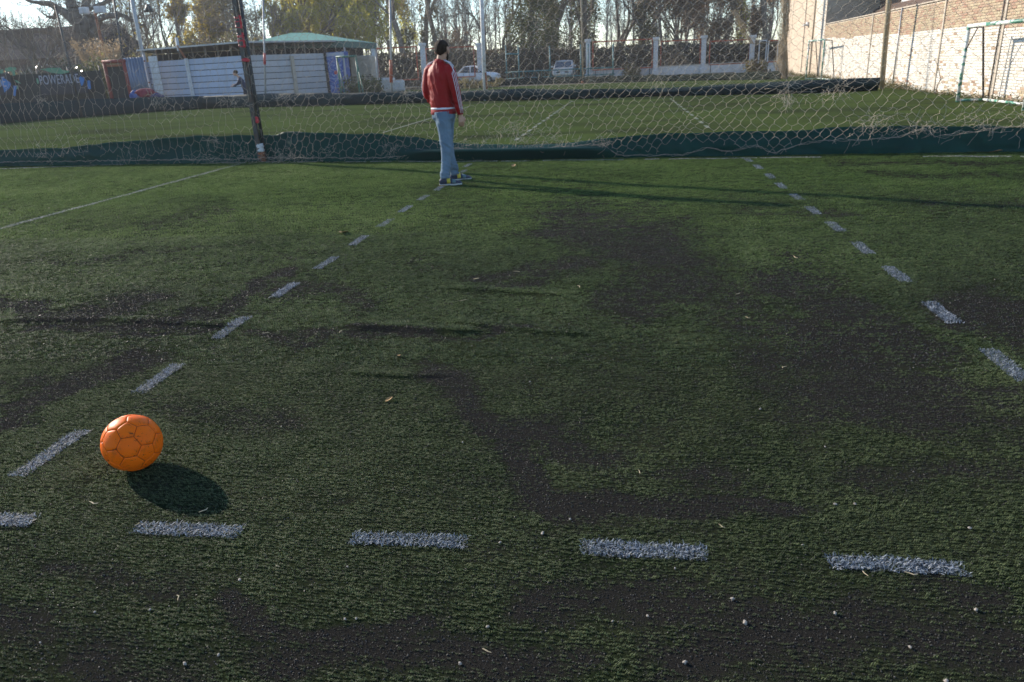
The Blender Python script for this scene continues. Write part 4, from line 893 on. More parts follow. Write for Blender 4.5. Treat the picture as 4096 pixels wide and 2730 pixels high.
# green hipped canopy
M['canopy'] = simple('pale_green_canvas', (0.26, 0.56, 0.46), (0.22, 0.48, 0.39), 1.2, 0.8, trans=0.45); M['canopy_net'] = simple('dull_green_valance', (0.08, 0.16, 0.13), (0.06, 0.10, 0.085), 8, 0.9)
c0 = at(1000, 168, 48.5); c1 = at(1505, 182, 55); pk = at(1180, 131, 51.5)
can = thing('canopy', 'pale green hipped canvas canopy rising behind the shed', 'canopy', ((c0.x + c1.x) / 2, 51.5, 0)); L = Vector(can.location)
q = [Vector((c0.x, 48.5, c0.z - .05)) - L, Vector((c1.x, 48.5, c0.z - .25)) - L, Vector((c1.x, 55, c0.z - .25)) - L, Vector((c0.x, 55, c0.z - .05)) - L]; r0, r1 = Vector((pk.x - 0.3, 51.5, pk.z)) - L, Vector((pk.x + 1.0, 51.6, pk.z - .05)) - L
m = MB(); m.add([*q, r0, r1], [(0, 1, 5, 4), (1, 2, 5), (2, 3, 4, 5), (3, 0, 4)]); solid(m.build('canvas_roof', M['canopy'], can), 0.02)
m = MB()
for a_, b_ in zip(q, q[1:] + q[:1]): m.add([a_, b_, b_ + Vector((0, 0, -.38)), a_ + Vector((0, 0, -.38))], [(0, 1, 2, 3)])
solid(m.build('valance', M['canopy_net'], can), 0.01)
for p in q: MB().tube([(p.x * .98, p.y * .98, 0), (p.x * .98, p.y * .98, p.z)], .06, 8).build('pole', M['grey_pole'], can, True)

# blue drinks cooler
t = NT('cooler_front'); nz = t.noise(3.2, 3, 0.6, stretch=(1, 1, 1.6), dist=1.2)
t.base(t.mix(t.ramp(nz, [(0.53, (0, 0, 0)), (0.55, (0.9, 0.9, 0.9)), (0.575, (0.9, 0.9, 0.9)), (0.60, (0, 0, 0))]), (0.03, 0.08, 0.34), (0.30, 0.40, 0.62))); t.set(0.35); M['cooler_front'] = t.m
M['cooler'] = simple('blue_enamel', (0.035, 0.09, 0.33), (0.03, 0.07, 0.26), 3, 0.4)
k0 = at(1306, 345, 47.2); k1 = at(1386, 345, 47.2); kt = at(1345, 207, 47.2); w = k1.x - k0.x
co = thing('drinks_cooler', 'tall blue drinks cooler with white scrawled graphics at the end of the shed', 'cooler', ((k0.x + k1.x) / 2, 47.5, 0), R(-6))
MB().box((0, 0.3, kt.z / 2 + .04), (w, .6, kt.z - .08)).build('cabinet', M['cooler'], co, bevel=.03); MB().box((-.05 * w, -.02, kt.z / 2), (w * .84, .05, kt.z - .5)).build('door', M['cooler_front'], co, bevel=.015)
MB().box((0, -.015, kt.z - .14), (w * .98, .05, .2)).build('top_sign', M['siding_shade_blue'], co, bevel=.01); MB().box((w * .46, -.02, kt.z / 2), (.10, .06, kt.z - .3)).build('handle_side', M['siding_lit_grey'], co); MB().box((0, 0, .04), (w * .95, .5, .08)).build('plinth', M['dark'], co)
m = MB(); m.tube([(-.02, -.05, kt.z * .56), (-.02, -.06, kt.z * .56)], .12, 14); m.build('red_disc', M['red_tape'], co)

M['dull_red'] = simple('dull_red_paint', (0.26, 0.035, 0.022), (0.15, 0.03, 0.02), 5, 0.7)
def frame_goal(label, pts_px, Y, mat, rad, back=0.7, name='small_goal', cat='goal'):
    """narrow upright frame from photo corners: bottom left, top left, top right, bottom right"""
    a, b, c, e = [at(x, y, Y) for x, y in pts_px]; a = Vector((b.x + .0, Y, 0)); e = Vector((c.x, Y, 0)); hh = (b.z + c.z) / 2; cx = (a.x + e.x) / 2
    g = thing(name, label, cat, (cx, Y, 0)); w = (e.x - a.x) / 2
    for s in (-1, 1):
        MB().tube([(s * w, 0, -.01), (s * w, 0, hh)], rad, 8).build('post', mat, g, True)
        if back: MB().tube([(s * w, 0, hh - .03), (s * w, back, .03), (s * w, 0, .03)], rad * .6, 6).build('back_stay', mat, g, True)
    MB().tube([(-w - rad, 0, hh), (w + rad, 0, hh)], rad, 8).build('crossbar', mat, g, True)
    return g, w, hh
frame_goal('small green metal goal standing before the blue drinks cooler', [(1365, 370), (1347, 226), (1423, 226), (1440, 370)], 41.5, M['green_paint'], .055)
g, w, hh = frame_goal('tall red metal door frame beside the corrugated blue fence panel', [(447, 440), (415, 245), (494, 247), (515, 400)], 42.5, M['dull_red'], .10, 0, 'red_frame', 'frame')
MB().box((0, .05, hh * .47), (2 * w - .2, .05, hh * .94)).build('dark_screen', M['dark'], g); MB().box((0.02, -.06, hh - .22), (2 * w - .3, .05, .12)).build('upper_rail', M['rust'], g)

# corrugated panel and white board
M['corr'] = simple('blue_grey_zinc', (0.13, 0.17, 0.24), (0.20, 0.25, 0.33), 5, 0.5, 0.3, stretch=(3, 3, 0.3)); Yc = 45.0; e0 = at(505, 300, Yc); e1 = at(588, 300, Yc); zt = at(560, 228, Yc).z
cf = thing('corrugated_panel', 'blue grey corrugated metal fence panel between the red frame and the shed', 'fence panel', ((e0.x + e1.x) / 2, Yc, 0)); n_ = 42; w = (e1.x - e0.x)
V = []; F = []
for i in range(n_): x = -w / 2 + w * i / (n_ - 1); y = .05 * math.sin(i * PI / 3); V += [(x, y, 0), (x, y, zt)]
F = [(2 * i, 2 * i + 2, 2 * i + 3, 2 * i + 1) for i in range(n_ - 1)]; o = MB().add(V, F).build('sheet', M['corr'], cf, True); solid(o, .01)
MB().box((0, .12, zt * .5), (w, .06, .08)).build('rail', M['rust'], cf); MB().box((0, .12, zt * .92), (w, .06, .08)).build('rail', M['rust'], cf)
b0 = at(592, 225, 44.6); b1 = at(626, 225, 44.6); wb = thing('slatted_board', 'narrow cream slatted board panel against the left end of the shed', 'panel', ((b0.x + b1.x) / 2, 44.6, 0)); nb = 9
for j in range(nb): MB().box((0, 0, (j + .5) * b0.z / nb), (b1.x - b0.x, .05, b0.z / nb - .03)).build('slat', M['white_paint'], wb, bevel=.006)
MB().box((0, .06, b0.z / 2), (b1.x - b0.x - .05, .04, b0.z)).build('backing', M['cement'], wb)
# bundle of red and blue clothes over the tarp
M['cloth_red'] = simple('maroon_cloth', (0.26, 0.02, 0.04), (0.15, 0.015, 0.03), 5, 0.85); M['cloth_blue'] = simple('navy_cloth', (0.05, 0.045, 0.15), (0.03, 0.03, 0.09), 5, 0.85)
Yb = 40.2; c = at(588, 372, Yb); bd = thing('clothes_bundle', 'heap of maroon and navy clothes behind the tarp at the shed corner', 'clothes', (c.x, Yb, 0))
def lump(rx, ry, rz, cx, cy, cz, seed, mat, nm):
    rg = []
    for j in range(9):
        ph_ = PI * (j + .05) / 8.1; ring = []
        for i in range(16):
            q_ = 2 * PI * i / 16; k = 1 + .25 * math.sin(q_ * 3 + seed + j) + .15 * math.sin(q_ * 5 + j * 2 + seed); ring.append((cx + rx * math.sin(ph_) * math.cos(q_) * k, cy + ry * math.sin(ph_) * math.sin(q_) * k, cz + rz * math.cos(ph_)))
        rg.append(ring[::-1])
    return MB().rings(rg).build(nm, mat, bd, True)
lump(.62, .3, .28, -.05, 0, c.z - .02, 1, M['cloth_red'], 'red_garment'); lump(.4, .3, .25, .48, 0, c.z - .25, 3, M['cloth_blue'], 'blue_garment'); lump(.22, .25, .3, -.75, 0, c.z - .1, 5, M['cooler'], 'bright_blue_garment'); MB().box((0, .1, (c.z - .35) / 2), (1.3, .4, max(c.z - .35, .1))).build('crate', M['bark'], bd)

# banners with lettering and torn green shade cloth, on a dark screen
M['screen'] = simple('black_screen_mesh', (0.022, 0.024, 0.022), (0.035, 0.035, 0.03), 2.5, 0.9, bump=.4, bscale=10); M['shade_cloth'] = simple('torn_green_shade_cloth', (0.16, 0.36, 0.24), (0.11, 0.27, 0.18), 3, 0.9, trans=.25)
M['sign_blue'] = simple('sign_blue', (0.03, 0.17, 0.46), (0.025, 0.13, 0.36), 2, 0.6); M['letter'] = simple('letter_grey', (0.35, 0.36, 0.42), (0.26, 0.27, 0.33), 6, 0.7); M['banner_dark'] = simple('banner_black', (0.014, 0.015, 0.022), (0.03, 0.028, 0.035), 2, 0.7)
Yf = 43.5; s0 = at(-330, 330, Yf); s1 = at(405, 330, Yf); st = at(200, 292, Yf).z
scn = thing('screen_fence', 'black mesh screen fence with torn pale green shade cloth, left of the red frame', 'fence', ((s0.x + s1.x) / 2, Yf, 0)); w = s1.x - s0.x; L = Vector(scn.location)
MB().box((0, 0.05, st / 2), (w, .03, st)).build('mesh_screen', M['screen'], scn)
for k in range(7): MB().tube([(-w / 2 + w * k / 6, .1, 0), (-w / 2 + w * k / 6, .1, st + .3)], .04, 8).build('post', M['steel_dark'], scn, True)
for poly in ([(0, 282), (12, 276), (14, 292), (6, 298), (0, 296)], [(20, 274), (40, 268), (62, 269), (66, 276), (58, 283), (62, 300), (52, 304), (46, 284), (22, 286)], [(160, 277), (196, 272), (240, 271), (246, 280), (278, 284), (274, 290), (244, 296), (205, 291), (180, 282)], [(146, 313), (152, 314), (157, 332), (150, 336), (147, 326)], [(58, 319), (72, 324), (84, 334), (68, 331)], [(62, 345), (70, 340), (74, 352), (66, 358)]):
    P = [at(x, y, Yf - .12) - L for x, y in poly]; o = MB().add(P, [tuple(range(len(P)))]).build('shade_cloth', M['shade_cloth'], scn); solid(o, .02)
def text_obj(body, size, mat, parent, loc, ext=.01, rot=(PI / 2, 0, 0), nm='lettering', sx=1.0):
    cu = bpy.data.curves.new(nm, 'FONT'); cu.body = body; cu.size = size; cu.extrude = ext; cu.align_x = 'CENTER'; cu.align_y = 'CENTER'; cu.space_character = 1.08
    o = bpy.data.objects.new(nm, cu); COL.objects.link(o); bpy.context.view_layer.update(); me = bpy.data.meshes.new_from_object(o.evaluated_get(bpy.context.evaluated_depsgraph_get())); bpy.data.objects.remove(o)
    o = link(nm, me, mat, parent, loc); o.rotation_euler = rot; o.scale = (sx, 1, 1); return o
def banner(label, xa, xb, ya, yb, blue, tx, ty, th):
    a, b = at(xa, ya, Yf - .3), at(xb, yb, Yf - .3); c_ = (a + b) / 2; g = thing('sponsor_banner', label, 'banner', (c_.x, Yf - .3, b.z)); L = Vector(g.location)
    MB().box((0, 0, (a.z - b.z) / 2), (b.x - a.x, .03, a.z - b.z)).build('panel', M['banner_dark'], g)
    for s in (-.47, .47): MB().tube([((b.x - a.x) * s, .06, -b.z), ((b.x - a.x) * s, .06, a.z - b.z)], .03, 8).build('post', M['steel_dark'], g, True)
    p0, p1 = at(tx[0], ty, Yf - .3) - L, at(tx[1], ty, Yf - .3) - L
    o = text_obj('POWERADE', th, M['letter'], g, ((p0.x + p1.x) / 2, -.03, p0.z)); wd = o.dimensions.x; o.scale = ((p1.x - p0.x) / max(wd, .01), 1, 1)
    for poly in blue: P = [at(x, y, Yf - .33) - L for x, y in poly]; q = MB().add(P, [tuple(range(len(P)))]).build('blue_mark', M['sign_blue'], g); solid(q, .01)
banner('black sponsor banner reading POWERADE with a blue mark at its end', 150, 352, 304, 372, [[(316, 312), (322, 304), (328, 310), (334, 308), (338, 318), (332, 338), (326, 344), (322, 332)], [(350, 322), (360, 322), (364, 356), (351, 356)]], (160, 318), 323, .75)
banner('second sponsor banner partly cut off, with a large blue arrow shape', -190, 60, 304, 378, [[(8, 310), (22, 316), (40, 330), (44, 338), (36, 354), (18, 370), (14, 352), (4, 330)], [(54, 342), (66, 344), (62, 384), (54, 382)]], (-150, 26), 338, .85)

# dark barn roof far left
M['roof_grey'] = simple('dark_grey_sheet_roof', (0.036, 0.036, 0.042), (0.026, 0.026, 0.03), 1.5, 0.95, bump=.3, bscale=6, spec=.05)
Yb = 74; q0, q1 = at(-420, 150, Yb), at(490, 176, Yb); rz_ = at(60, 134, Yb + 5).z; ez = at(100, 245, Yb).z
barn = thing('barn', 'long dark grey roofed barn behind the leafless trees at the left', 'barn', ((q0.x + q1.x) / 2, Yb, 0)); hw = (q1.x - q0.x) / 2
MB().prism([(-hw, -5, ez), (-hw, 5, ez), (-hw, 0, rz_)], (2 * hw, 0, 0)).build('roof', M['roof_grey'], barn); MB().box((0, 0, ez / 2), (2 * hw - .6, 9.4, ez)).build('wall', M['shingle'], barn); MB().box((0, -4.72, 1.2), (3, .05, 2.4)).build('door', M['dark'], barn)

# ------------------------------------------------------------------ street fence with white columns, low wall, orange panels
YF = 68.0
colpx = [(1492, 172, 62), (1688, 172, 62), (1915, 172, 64), (2352, 156, 66), (2624, 148, 67), (2817, 142, 67.5), (3012, 140, 67)]
for i, (px, pyt, Y) in enumerate(colpx):
    p = at(px, pyt, Y); g = thing('fence_column', ['white capped concrete column at the right of the green canopy', 'white capped column seen left of the standing man', 'white capped column rising before the white car', 'white capped column right of the silver car', 'white capped column where the low white wall begins', 'white capped column between two orange framed hedge bays', 'white capped column by the narrow gate panels'][i], 'column', (p.x, Y, 0), 0, 'columns of the street fence'); h = p.z
    MB().box((0, 0, (h - .22) / 2), (.36, .36, h - .22)).build('shaft', M['white_paint'], g, bevel=.02); MB().box((0, 0, h - .12), (.52, .52, .22)).build('cap', M['white_paint'], g, bevel=.04); MB().box((0, 0, .25), (.55, .55, .5)).build('base', M['white_paint'], g, bevel=.03)
M['panel_rail'] = M['orange_paint']
bays = [(2370, 2610, 67), (2640, 2800, 67.6), (2834, 2996, 67.4), (3030, 3062, 66.5), (3066, 3108, 66.0), (1510, 1672, 62.4), (1706, 1900, 63)]
for i, (xa, xb, Y) in enumerate(bays):
    a = at(xa, 268, Y); b = at(xb, 268, Y); zt = at((xa + xb) / 2, 162 if xa > 2300 else 190, Y).z; z0 = .75
    lab = ['wide orange framed mesh bay just right of the silver car', 'orange framed mesh bay between the first two low wall columns', 'orange framed mesh bay before the reddish hedge', 'narrow pale framed gate leaf by the last column', 'narrow orange topped gate leaf against the white building', 'orange framed mesh bay right of the green canopy', 'orange framed mesh bay behind the standing man'][i]
    g = thing('street_fence', lab, 'fence', ((a.x + b.x) / 2, Y, 0), 0, 'framed bays of the street fence'); w = (b.x - a.x) / 2; mt = M['white_paint'] if i == 3 else M['panel_rail']
    for z in (z0, zt): MB().box((0, 0, z), (2 * w, .08, .10)).build('rail', mt, g)
    for s in (-1, 1): MB().box((s * (w - .04), 0, (z0 + zt) / 2), (.08, .09, zt - z0)).build('stile', M['white_paint'] if i in (3, 4) else mt, g)
    nb = max(2, int(2 * w / .45))
    for k in range(1, nb): MB().tube([(-w + 2 * w * k / nb, .02, z0), (-w + 2 * w * k / nb, .02, zt)], .016, 5).build('bar', M['steel_dark'], g)
    for s in (-.9, .9): MB().box((s * w, 0, z0 / 2), (.06, .06, z0)).build('leg', M['steel_dark'], g)
a, b = at(2362, 280, 67.2), at(3135, 280, 67.2); lw = thing('low_wall', 'long low whitewashed wall under the orange framed fence bays', 'wall', ((a.x + b.x) / 2, 67.3, 0)); w = b.x - a.x
zl = at(2700, 264, 67.2).z; MB().box((0, 0.2, zl / 2), (w, .25, zl)).build('body', M['white_paint'], lw); MB().box((0, .2, zl + .03), (w, .34, .07)).build('coping', M['cement'], lw, bevel=.01)
# teal railing before the silver car
a, b = at(2020, 300, 61.5), at(2460, 300, 61.5); tr = thing('teal_railing', 'teal metal railing with tall posts in front of the silver car', 'railing', ((a.x + b.x) / 2, 61.5, 0)); L = Vector(tr.location)
for px, pt in ((2022, 180), (2072, 180), (2198, 184), (2322, 178), (2352, 176), (2452, 176)):
    p = at(px, pt, 61.5) - L; MB().tube([(p.x, 0, 0), (p.x, 0, p.z)], .055, 8).build('post', M['teal_paint'], tr, True)
for y_ in (281, 308): p = at(2200, y_, 61.5); MB().tube([(a.x - L.x, 0, p.z), (b.x - L.x, 0, p.z)], .05, 8).build('rail', M['teal_paint'], tr, True)
q = [at(x, 216, 61.5) - L for x in (2022, 2072)]; MB().tube(q, .06, 8).build('rail', M['teal_paint'], tr, True)
nb = 34
for k in range(nb): x = (a.x + (b.x - a.x) * (k + .5) / nb) - L.x; z1 = at(2200, 281, 61.5).z; z0 = at(2200, 308, 61.5).z; MB().tube([(x, 0, z0), (x, 0, z1)], .014, 5).build('bar', M['teal_paint'], tr)
# concrete blocks and planters at the column feet
for i, (px, py, sx, sy, sz, lab) in enumerate(((1520, 318, 2.2, .8, 1.0, 'white concrete planter block at the foot of a column beside the small green goal'), (1425, 330, 1.3, .7, .9, 'pale sack like concrete lump behind the small green goal'), (1590, 322, 1.0, .7, .8, 'grey concrete block left of the standing man'))):
    p = at(px, py, 57); g = thing('concrete_block', lab, 'block', (p.x, 57, 0), .1 * i); MB().box((0, 0, sz / 2), (sx, sy, sz)).build('body', M['white_paint'], g, bevel=.12); MB().box((0, 0, sz + .02), (sx * .8, sy * .7, .06)).build('cap', M['cement'], g, bevel=.02)
a = at(1245, 215, 50); g = thing('tarpaulin_bale', 'beige covered bale stacked at the right of the drinks cooler', 'bale', (at(1452, 260, 52).x, 52, 0)); MB().box((0, 0, 1.3), (1.6, .8, 2.5)).build('cover', M['cement'], g, bevel=.15); MB().box((0, -.42, 1.2), (1.62, .04, .06)).build('strap', M['bark'], g)

# ------------------------------------------------------------------ lamps, poles, wires
g = thing('floodlight_pole', 'rusty pole carrying two pale floodlights beside the big leafless tree', 'floodlight', (at(398, 130, 58).x, 58, 0)); L = Vector(g.location); hp = at(392, 45, 58).z
MB().tube([(0, 0, 0), (0, 0, hp)], .11, 10).build('pole', M['rust'], g, True); MB().tube([(-.9, 0, hp - .05), (.9, 0, hp - .05)], .05, 8).build('cross_arm', M['grey_pole'], g, True)
for x, s in ((-.75, .42), (.62, .5)): o = MB().box((x, -.2, hp + .08), (s * 1.7, .35, .5)).build('floodlight', M['white_paint'], g, bevel=.06); MB().box((x, -.39, hp + .06), (s * 1.4, .03, .36)).build('lens', M['siding_lit_grey'], o)
def plain_pole(label, x0, x1, yb, Y, rad, mat, h, foot='cement', name='utility_pole'):
    b = at(x1, yb, Y); g = thing(name, label, 'pole', (b.x, Y, 0)); t0 = at(x0, 0, Y); k = (t0 - b) / (t0.z - b.z)
    p0 = Vector(((b - k * b.z).x - b.x, 0, 0)); p1 = p0 + Vector((k.x, 0, 1)) * h; MB().tube([p0, p1], [rad, rad * .75], 10).build('shaft', mat, g, True); MB().tube([p0 + Vector((0, 0, -.02)), p0 + Vector((0, 0, .25))], rad * 1.7, 10).build('foot', M[foot], g, True); return g, p0, p1, k
g, p0, p1, k = plain_pole('thin black pole rising beside the red frame', 455, 490, 215, 46, .075, M['black_pipe'], 8)
g, p0, p1, k = plain_pole('grey steel pole at the left end of the shed', 528, 572, 225, 47, .14, M['grey_pole'], 9)
g, p0, p1, k = plain_pole('dark wooden utility pole beside the narrow gate by the white building', 3055, 3062, 160, 72, .22, M['bark'], 11, 'cement')
g2_, p0, p1, k = plain_pole('lamp post with a dark hanging siren horn between autumn trees and leafless trunks', 606, 612, 120, 60, .06, M['steel_dark'], 6.6, 'cement', 'siren_post')
sp = at(594, 35, 60) - Vector(g2_.location); MB().tube([p1, (p1.x - .1, 0, p1.z + .05), sp + Vector((0, 0, .35))], .03, 6).build('bracket', M['steel_dark'], g2_, True); MB().tube([sp + Vector((0, 0, .35)), sp + Vector((0, 0, .1)), sp + Vector((0, 0, -.25))], [.1, .22, .36], 14).build('horn', M['black_pipe'], g2_, True)
for i, (ya, yb, lab) in enumerate(((48, 60, 'upper thin power line sagging across the trees'), (70, 52, 'lower thin power line sagging across the trees'))):
    a, b = at(1480, ya, 70), at(3060, yb, 72); pts = [a.lerp(b, k / 14) - Vector((0, 0, 1.0 * (1 - (2 * k / 14 - 1) ** 2) * .5)) for k in range(15)]; tag(MB().tube(pts, .012, 5).build('power_line', M['black_pipe']), lab, 'cable')
# ================================================================== TREES
LM = {'autumn': leafmat('autumn_leaves', [(0.351, 0.257, 0.041), (0.243, 0.216, 0.054), (0.513, 0.365, 0.041), (0.189, 0.169, 0.061), (0.600, 0.472, 0.041)], .6),
      'willow': leafmat('willow_leaves', [(0.459, 0.419, 0.068), (0.600, 0.513, 0.081), (0.351, 0.338, 0.081), (0.600, 0.553, 0.081)], .65),
      'ivy': leafmat('ivy_leaves', [(0.068, 0.084, 0.030), (0.115, 0.128, 0.041), (0.176, 0.176, 0.054), (0.081, 0.088, 0.038), (0.135, 0.115, 0.061)], .5),
      'olive': leafmat('olive_leaves', [(0.121, 0.121, 0.054), (0.203, 0.176, 0.068), (0.162, 0.128, 0.068), (0.270, 0.216, 0.081)], .5),
      'brown': leafmat('brown_leaves', [(0.230, 0.142, 0.081), (0.324, 0.203, 0.108), (0.176, 0.121, 0.081), (0.284, 0.216, 0.115)], .5),
      'hedge': leafmat('hedge_leaves', [(0.068, 0.062, 0.035), (0.115, 0.084, 0.049), (0.088, 0.084, 0.041), (0.155, 0.095, 0.057), (0.054, 0.051, 0.032)], .35),
      'plume': leafmat('plume_grass', [(0.405, 0.284, 0.162), (0.324, 0.230, 0.135), (0.486, 0.365, 0.216)], .4)}
t = NT('glossy_leaves'); g_ = t.n('ShaderNodeNewGeometry'); c = t.ramp(g_.outputs['Random Per Island'], [(0, (0.035, 0.05, 0.02)), (.6, (0.07, 0.07, 0.03)), (1, (0.13, 0.10, 0.04))]); t.base(c); t.set(.18, 0, .6); LM['glossy'] = t.m
def grow(rng, p, d, L, r, lev, out, tips, wander=.22, up=.05, kids=(3, 5), ang=.75, shrink=.62, minr=.006, nseg=4):
    d = d / np.linalg.norm(d); pts = [p]
    for k in range(nseg):
        d = d + rng.normal(0, wander, 3) * .5; d[2] += up; d /= np.linalg.norm(d); p = p + d * L / nseg; r2 = max(minr, r * (1 - .42 * (k + 1) / nseg)); out.append((pts[-1], p, r * (1 - .42 * k / nseg), r2)); pts.append(p)
    rr = max(minr, r * .58)
    if lev <= 0: tips.append((p, d, L)); return
    for i in range(rng.integers(*kids)):
        f = rng.uniform(.35, 1.0); j = min(int(f * nseg), nseg - 1); b = pts[j] + (pts[j + 1] - pts[j]) * (f * nseg - j if f < 1 else 1); ax = rng.normal(0, 1, 3); ax -= d * (ax @ d); ax /= np.linalg.norm(ax); a = ang * rng.uniform(.55, 1.25)
        grow(rng, b, d * math.cos(a) + ax * math.sin(a), L * shrink * rng.uniform(.75, 1.2), rr * rng.uniform(.6, .95), lev - 1, out, tips, wander * 1.1, up, kids, ang, shrink, minr, max(2, nseg - 1))
    grow(rng, p, d, L * shrink, rr, lev - 1, out, tips, wander, up, kids, ang, shrink, minr, max(2, nseg - 1))
def seg_mesh(name, segs, n):
    A = np.array([s[0] for s in segs]); B = np.array([s[1] for s in segs]); r0 = np.array([s[2] for s in segs]); r1 = np.array([s[3] for s in segs]); V, F = strands(A, B, r0, r1, n); return mesh_np(name, V, F, True)
def tree(label, px, Y, H, kind, seed, W=3.0, leaf=None, nleaf=5000, size=.11, trunk_r=.2, bark='bark', z0=0, fork=1, name=None, yoff=0.0):
    rng = np.random.default_rng(seed); b = at(px, 200, Y); g = thing(name or 'tree', label, 'tree', (b.x, Y + yoff, 0)); big = []; small = []; tips = []
    up = np.array([0, 0, 1.0]); segs = []
    if kind in ('bare', 'sparse'):
        for k in range(fork):
            d = up + rng.normal(0, .16 * (fork > 1) + .05, 3); grow(rng, np.zeros(3), d, H * .40, trunk_r, 5 if fork < 3 else 4, segs, tips, .24, .03, (2, 5), .60, .67, .011, 5)
    elif kind == 'poplar':
        z = 0; p = np.zeros(3)
        for k in range(10): q = p + np.array([*rng.normal(0, .10, 2), H / 10]); segs.append((p, q, trunk_r * (1 - k / 11), trunk_r * (1 - (k + 1) / 11))); p = q
        for k in range(46):
            zz = rng.uniform(.08, .95) * H; a = rng.uniform(0, 2 * PI); l = W * (1.05 - zz / H * .6) * rng.uniform(.5, 1.0); grow(rng, np.array([0, 0, zz]), np.array([math.cos(a) * .55, math.sin(a) * .55, 1.0]), l, .05, 1, segs, tips, .2, .08, (3, 6), .5, .6, .010, 3)
    elif kind == 'willow':
        grow(rng, np.zeros(3), up, H * .35, trunk_r, 2, segs, tips, .2, .02, (4, 6), .7, .8, .02, 4); t2 = list(tips); tips = []
        for (p, d, l) in t2:
            for k in range(7): grow(rng, p, d * .6 + rng.normal(0, .7, 3), rng.uniform(1.0, 2.2), .02, 0, segs, tips, .35, -.32, (1, 2), .5, .7, .008, 6)
    elif kind in ('ivy', 'bush'):
        for k in range(fork): grow(rng, np.zeros(3), up + rng.normal(0, .28 if kind == 'bush' else .05, 3), H * .5, trunk_r, 2, segs, tips, .18, .03, (2, 4), .6, .62, .012, 5)
    mid_r = trunk_r * .28
    big = [s for s in segs if s[2] >= mid_r] or segs[:3]; small = [s for s in segs if s[2] < mid_r]
    link('trunk', seg_mesh('trunk', big, 7), M[bark], g)
    if small: tag(link('branches', seg_mesh('branches', small, 3), M[bark], g), kind='stuff')
    if leaf:
        if kind == 'ivy':
            n = nleaf; nc = 70; cz = rng.uniform(.02, 1, nc); ca = rng.uniform(0, 2 * PI, nc); cr = rng.uniform(.25, 1, nc) * W * (1 - .45 * cz); C = np.c_[np.cos(ca) * cr, np.sin(ca) * cr, cz * H]; ci = rng.integers(0, nc, n); sc = W * .22 * rng.uniform(.6, 1.5, nc); P = C[ci] + rng.normal(0, 1, (n, 3)) * sc[ci][:, None] * np.array([1, 1, 1.35])
        elif kind == 'bush':
            n = nleaf; nc = 60; ca = rng.uniform(0, 2 * PI, nc); cr = np.sqrt(rng.uniform(0, 1, nc)) * W; C = np.c_[np.cos(ca) * cr, np.sin(ca) * cr * .6, rng.uniform(.1, .92, nc) * H * (1 - .35 * (cr / W) ** 2)]; ci = rng.integers(0, nc, n); P = C[ci] + rng.normal(0, 1, (n, 3)) * H * .10
        else:
            T = np.array([q[0] for q in tips]); Dn = np.array([q[1] for q in tips]); Ln = np.array([q[2] for q in tips]); wgt = rng.uniform(0, 1, len(T)) ** 1.5 + .1; ci = rng.choice(len(T), nleaf, p=wgt / wgt.sum()); s = rng.uniform(0, 1, (nleaf, 1)); P = T[ci] - Dn[ci] * s * Ln[ci][:, None] + rng.normal(0, .16, (nleaf, 3)) * (1 if kind != 'willow' else .8)
            if kind == 'willow': P[:, 2] -= np.abs(rng.normal(0, .5, nleaf))
        P[:, 2] = np.maximum(P[:, 2], .05); V, F = leafcloud(P, size, rng, .5 if kind != 'willow' else .3, .8 if kind == 'willow' else 0); o = link('crown', mesh_np('crown', V, F), LM[leaf], g)
    g.rotation_euler.z = rng.uniform(0, 6.28) if kind != 'bush' else 0
    return g
# the big leafless tree at the left, limbs surveyed
rng = np.random.default_rng(3); YT = 62.0; base = at(345, 330, YT); bt = thing('plane_tree', 'massive leafless tree with thick crooked limbs above the black screen fence', 'tree', (base.x, YT, 0)); Lb = np.array(bt.location)
limbs = [([(345, 420), (342, 300), (332, 180), (318, 100)], [.85, .75, .66, .55], 0), ([(318, 100), (250, 45), (205, 18), (160, 12), (115, 2), (60, -60)], [.40, .34, .26, .17, .13, .08], -1.5), ([(318, 100), (292, 40), (280, 0), (255, -90), (240, -220)], [.55, .46, .42, .32, .16], .6),
         ([(225, 40), (222, 72), (190, 66), (165, 45)], [.17, .13, .09, .05], -1.5), ([(335, 150), (352, 70), (345, 10), (360, -80), (390, -200)], [.42, .38, .34, .26, .14], 1.2), ([(345, 40), (400, 18), (440, 0), (500, -40)], [.2, .17, .14, .08], 1.4), ([(375, 130), (400, 75), (440, 62), (482, 60), (520, 78), (545, 90), (575, 98)], [.34, .26, .22, .18, .15, .12, .07], -.8),
         ([(380, 320), (380, 200), (375, 130), (365, 60)], [.5, .44, .36, .26], 1.0), ([(330, 185), (270, 148), (215, 132), (150, 120), (100, 126), (40, 132), (0, 128), (-80, 120)], [.34, .28, .25, .22, .20, .16, .12, .08], -2.0), ([(60, 128), (30, 110), (0, 104), (-60, 96)], [.10, .08, .06, .04], -2.0)]
segs = []; tips = []
for pts, rad, dy in limbs:
    Q = [np.array(at(x, y, YT + dy * k / (len(pts) - 1))) - Lb for k, (x, y) in enumerate(pts)]; Q[0][2] = max(Q[0][2], -.05)
    fine = []
    for k in range(len(Q) - 1):
        for j in range(3): fine.append((Q[k] + (Q[k + 1] - Q[k]) * j / 3 + rng.normal(0, .04, 3) * (j > 0), rad[k] + (rad[k + 1] - rad[k]) * j / 3))
    fine.append((Q[-1], rad[-1]))
    for (a_, ra), (b_, rb) in zip(fine[:-1], fine[1:]): segs.append((a_, b_, ra, rb))
    for k in range(2, len(fine)):
        for q in range(2):
            if rng.uniform() < .75: grow(rng, fine[k][0], rng.normal(0, 1, 3) + np.array([0, 0, .2]), rng.uniform(.8, 1.9), min(.05, fine[k][1] * .3), 2, segs, tips, .35, .04, (2, 4), .7, .65, .009, 4)
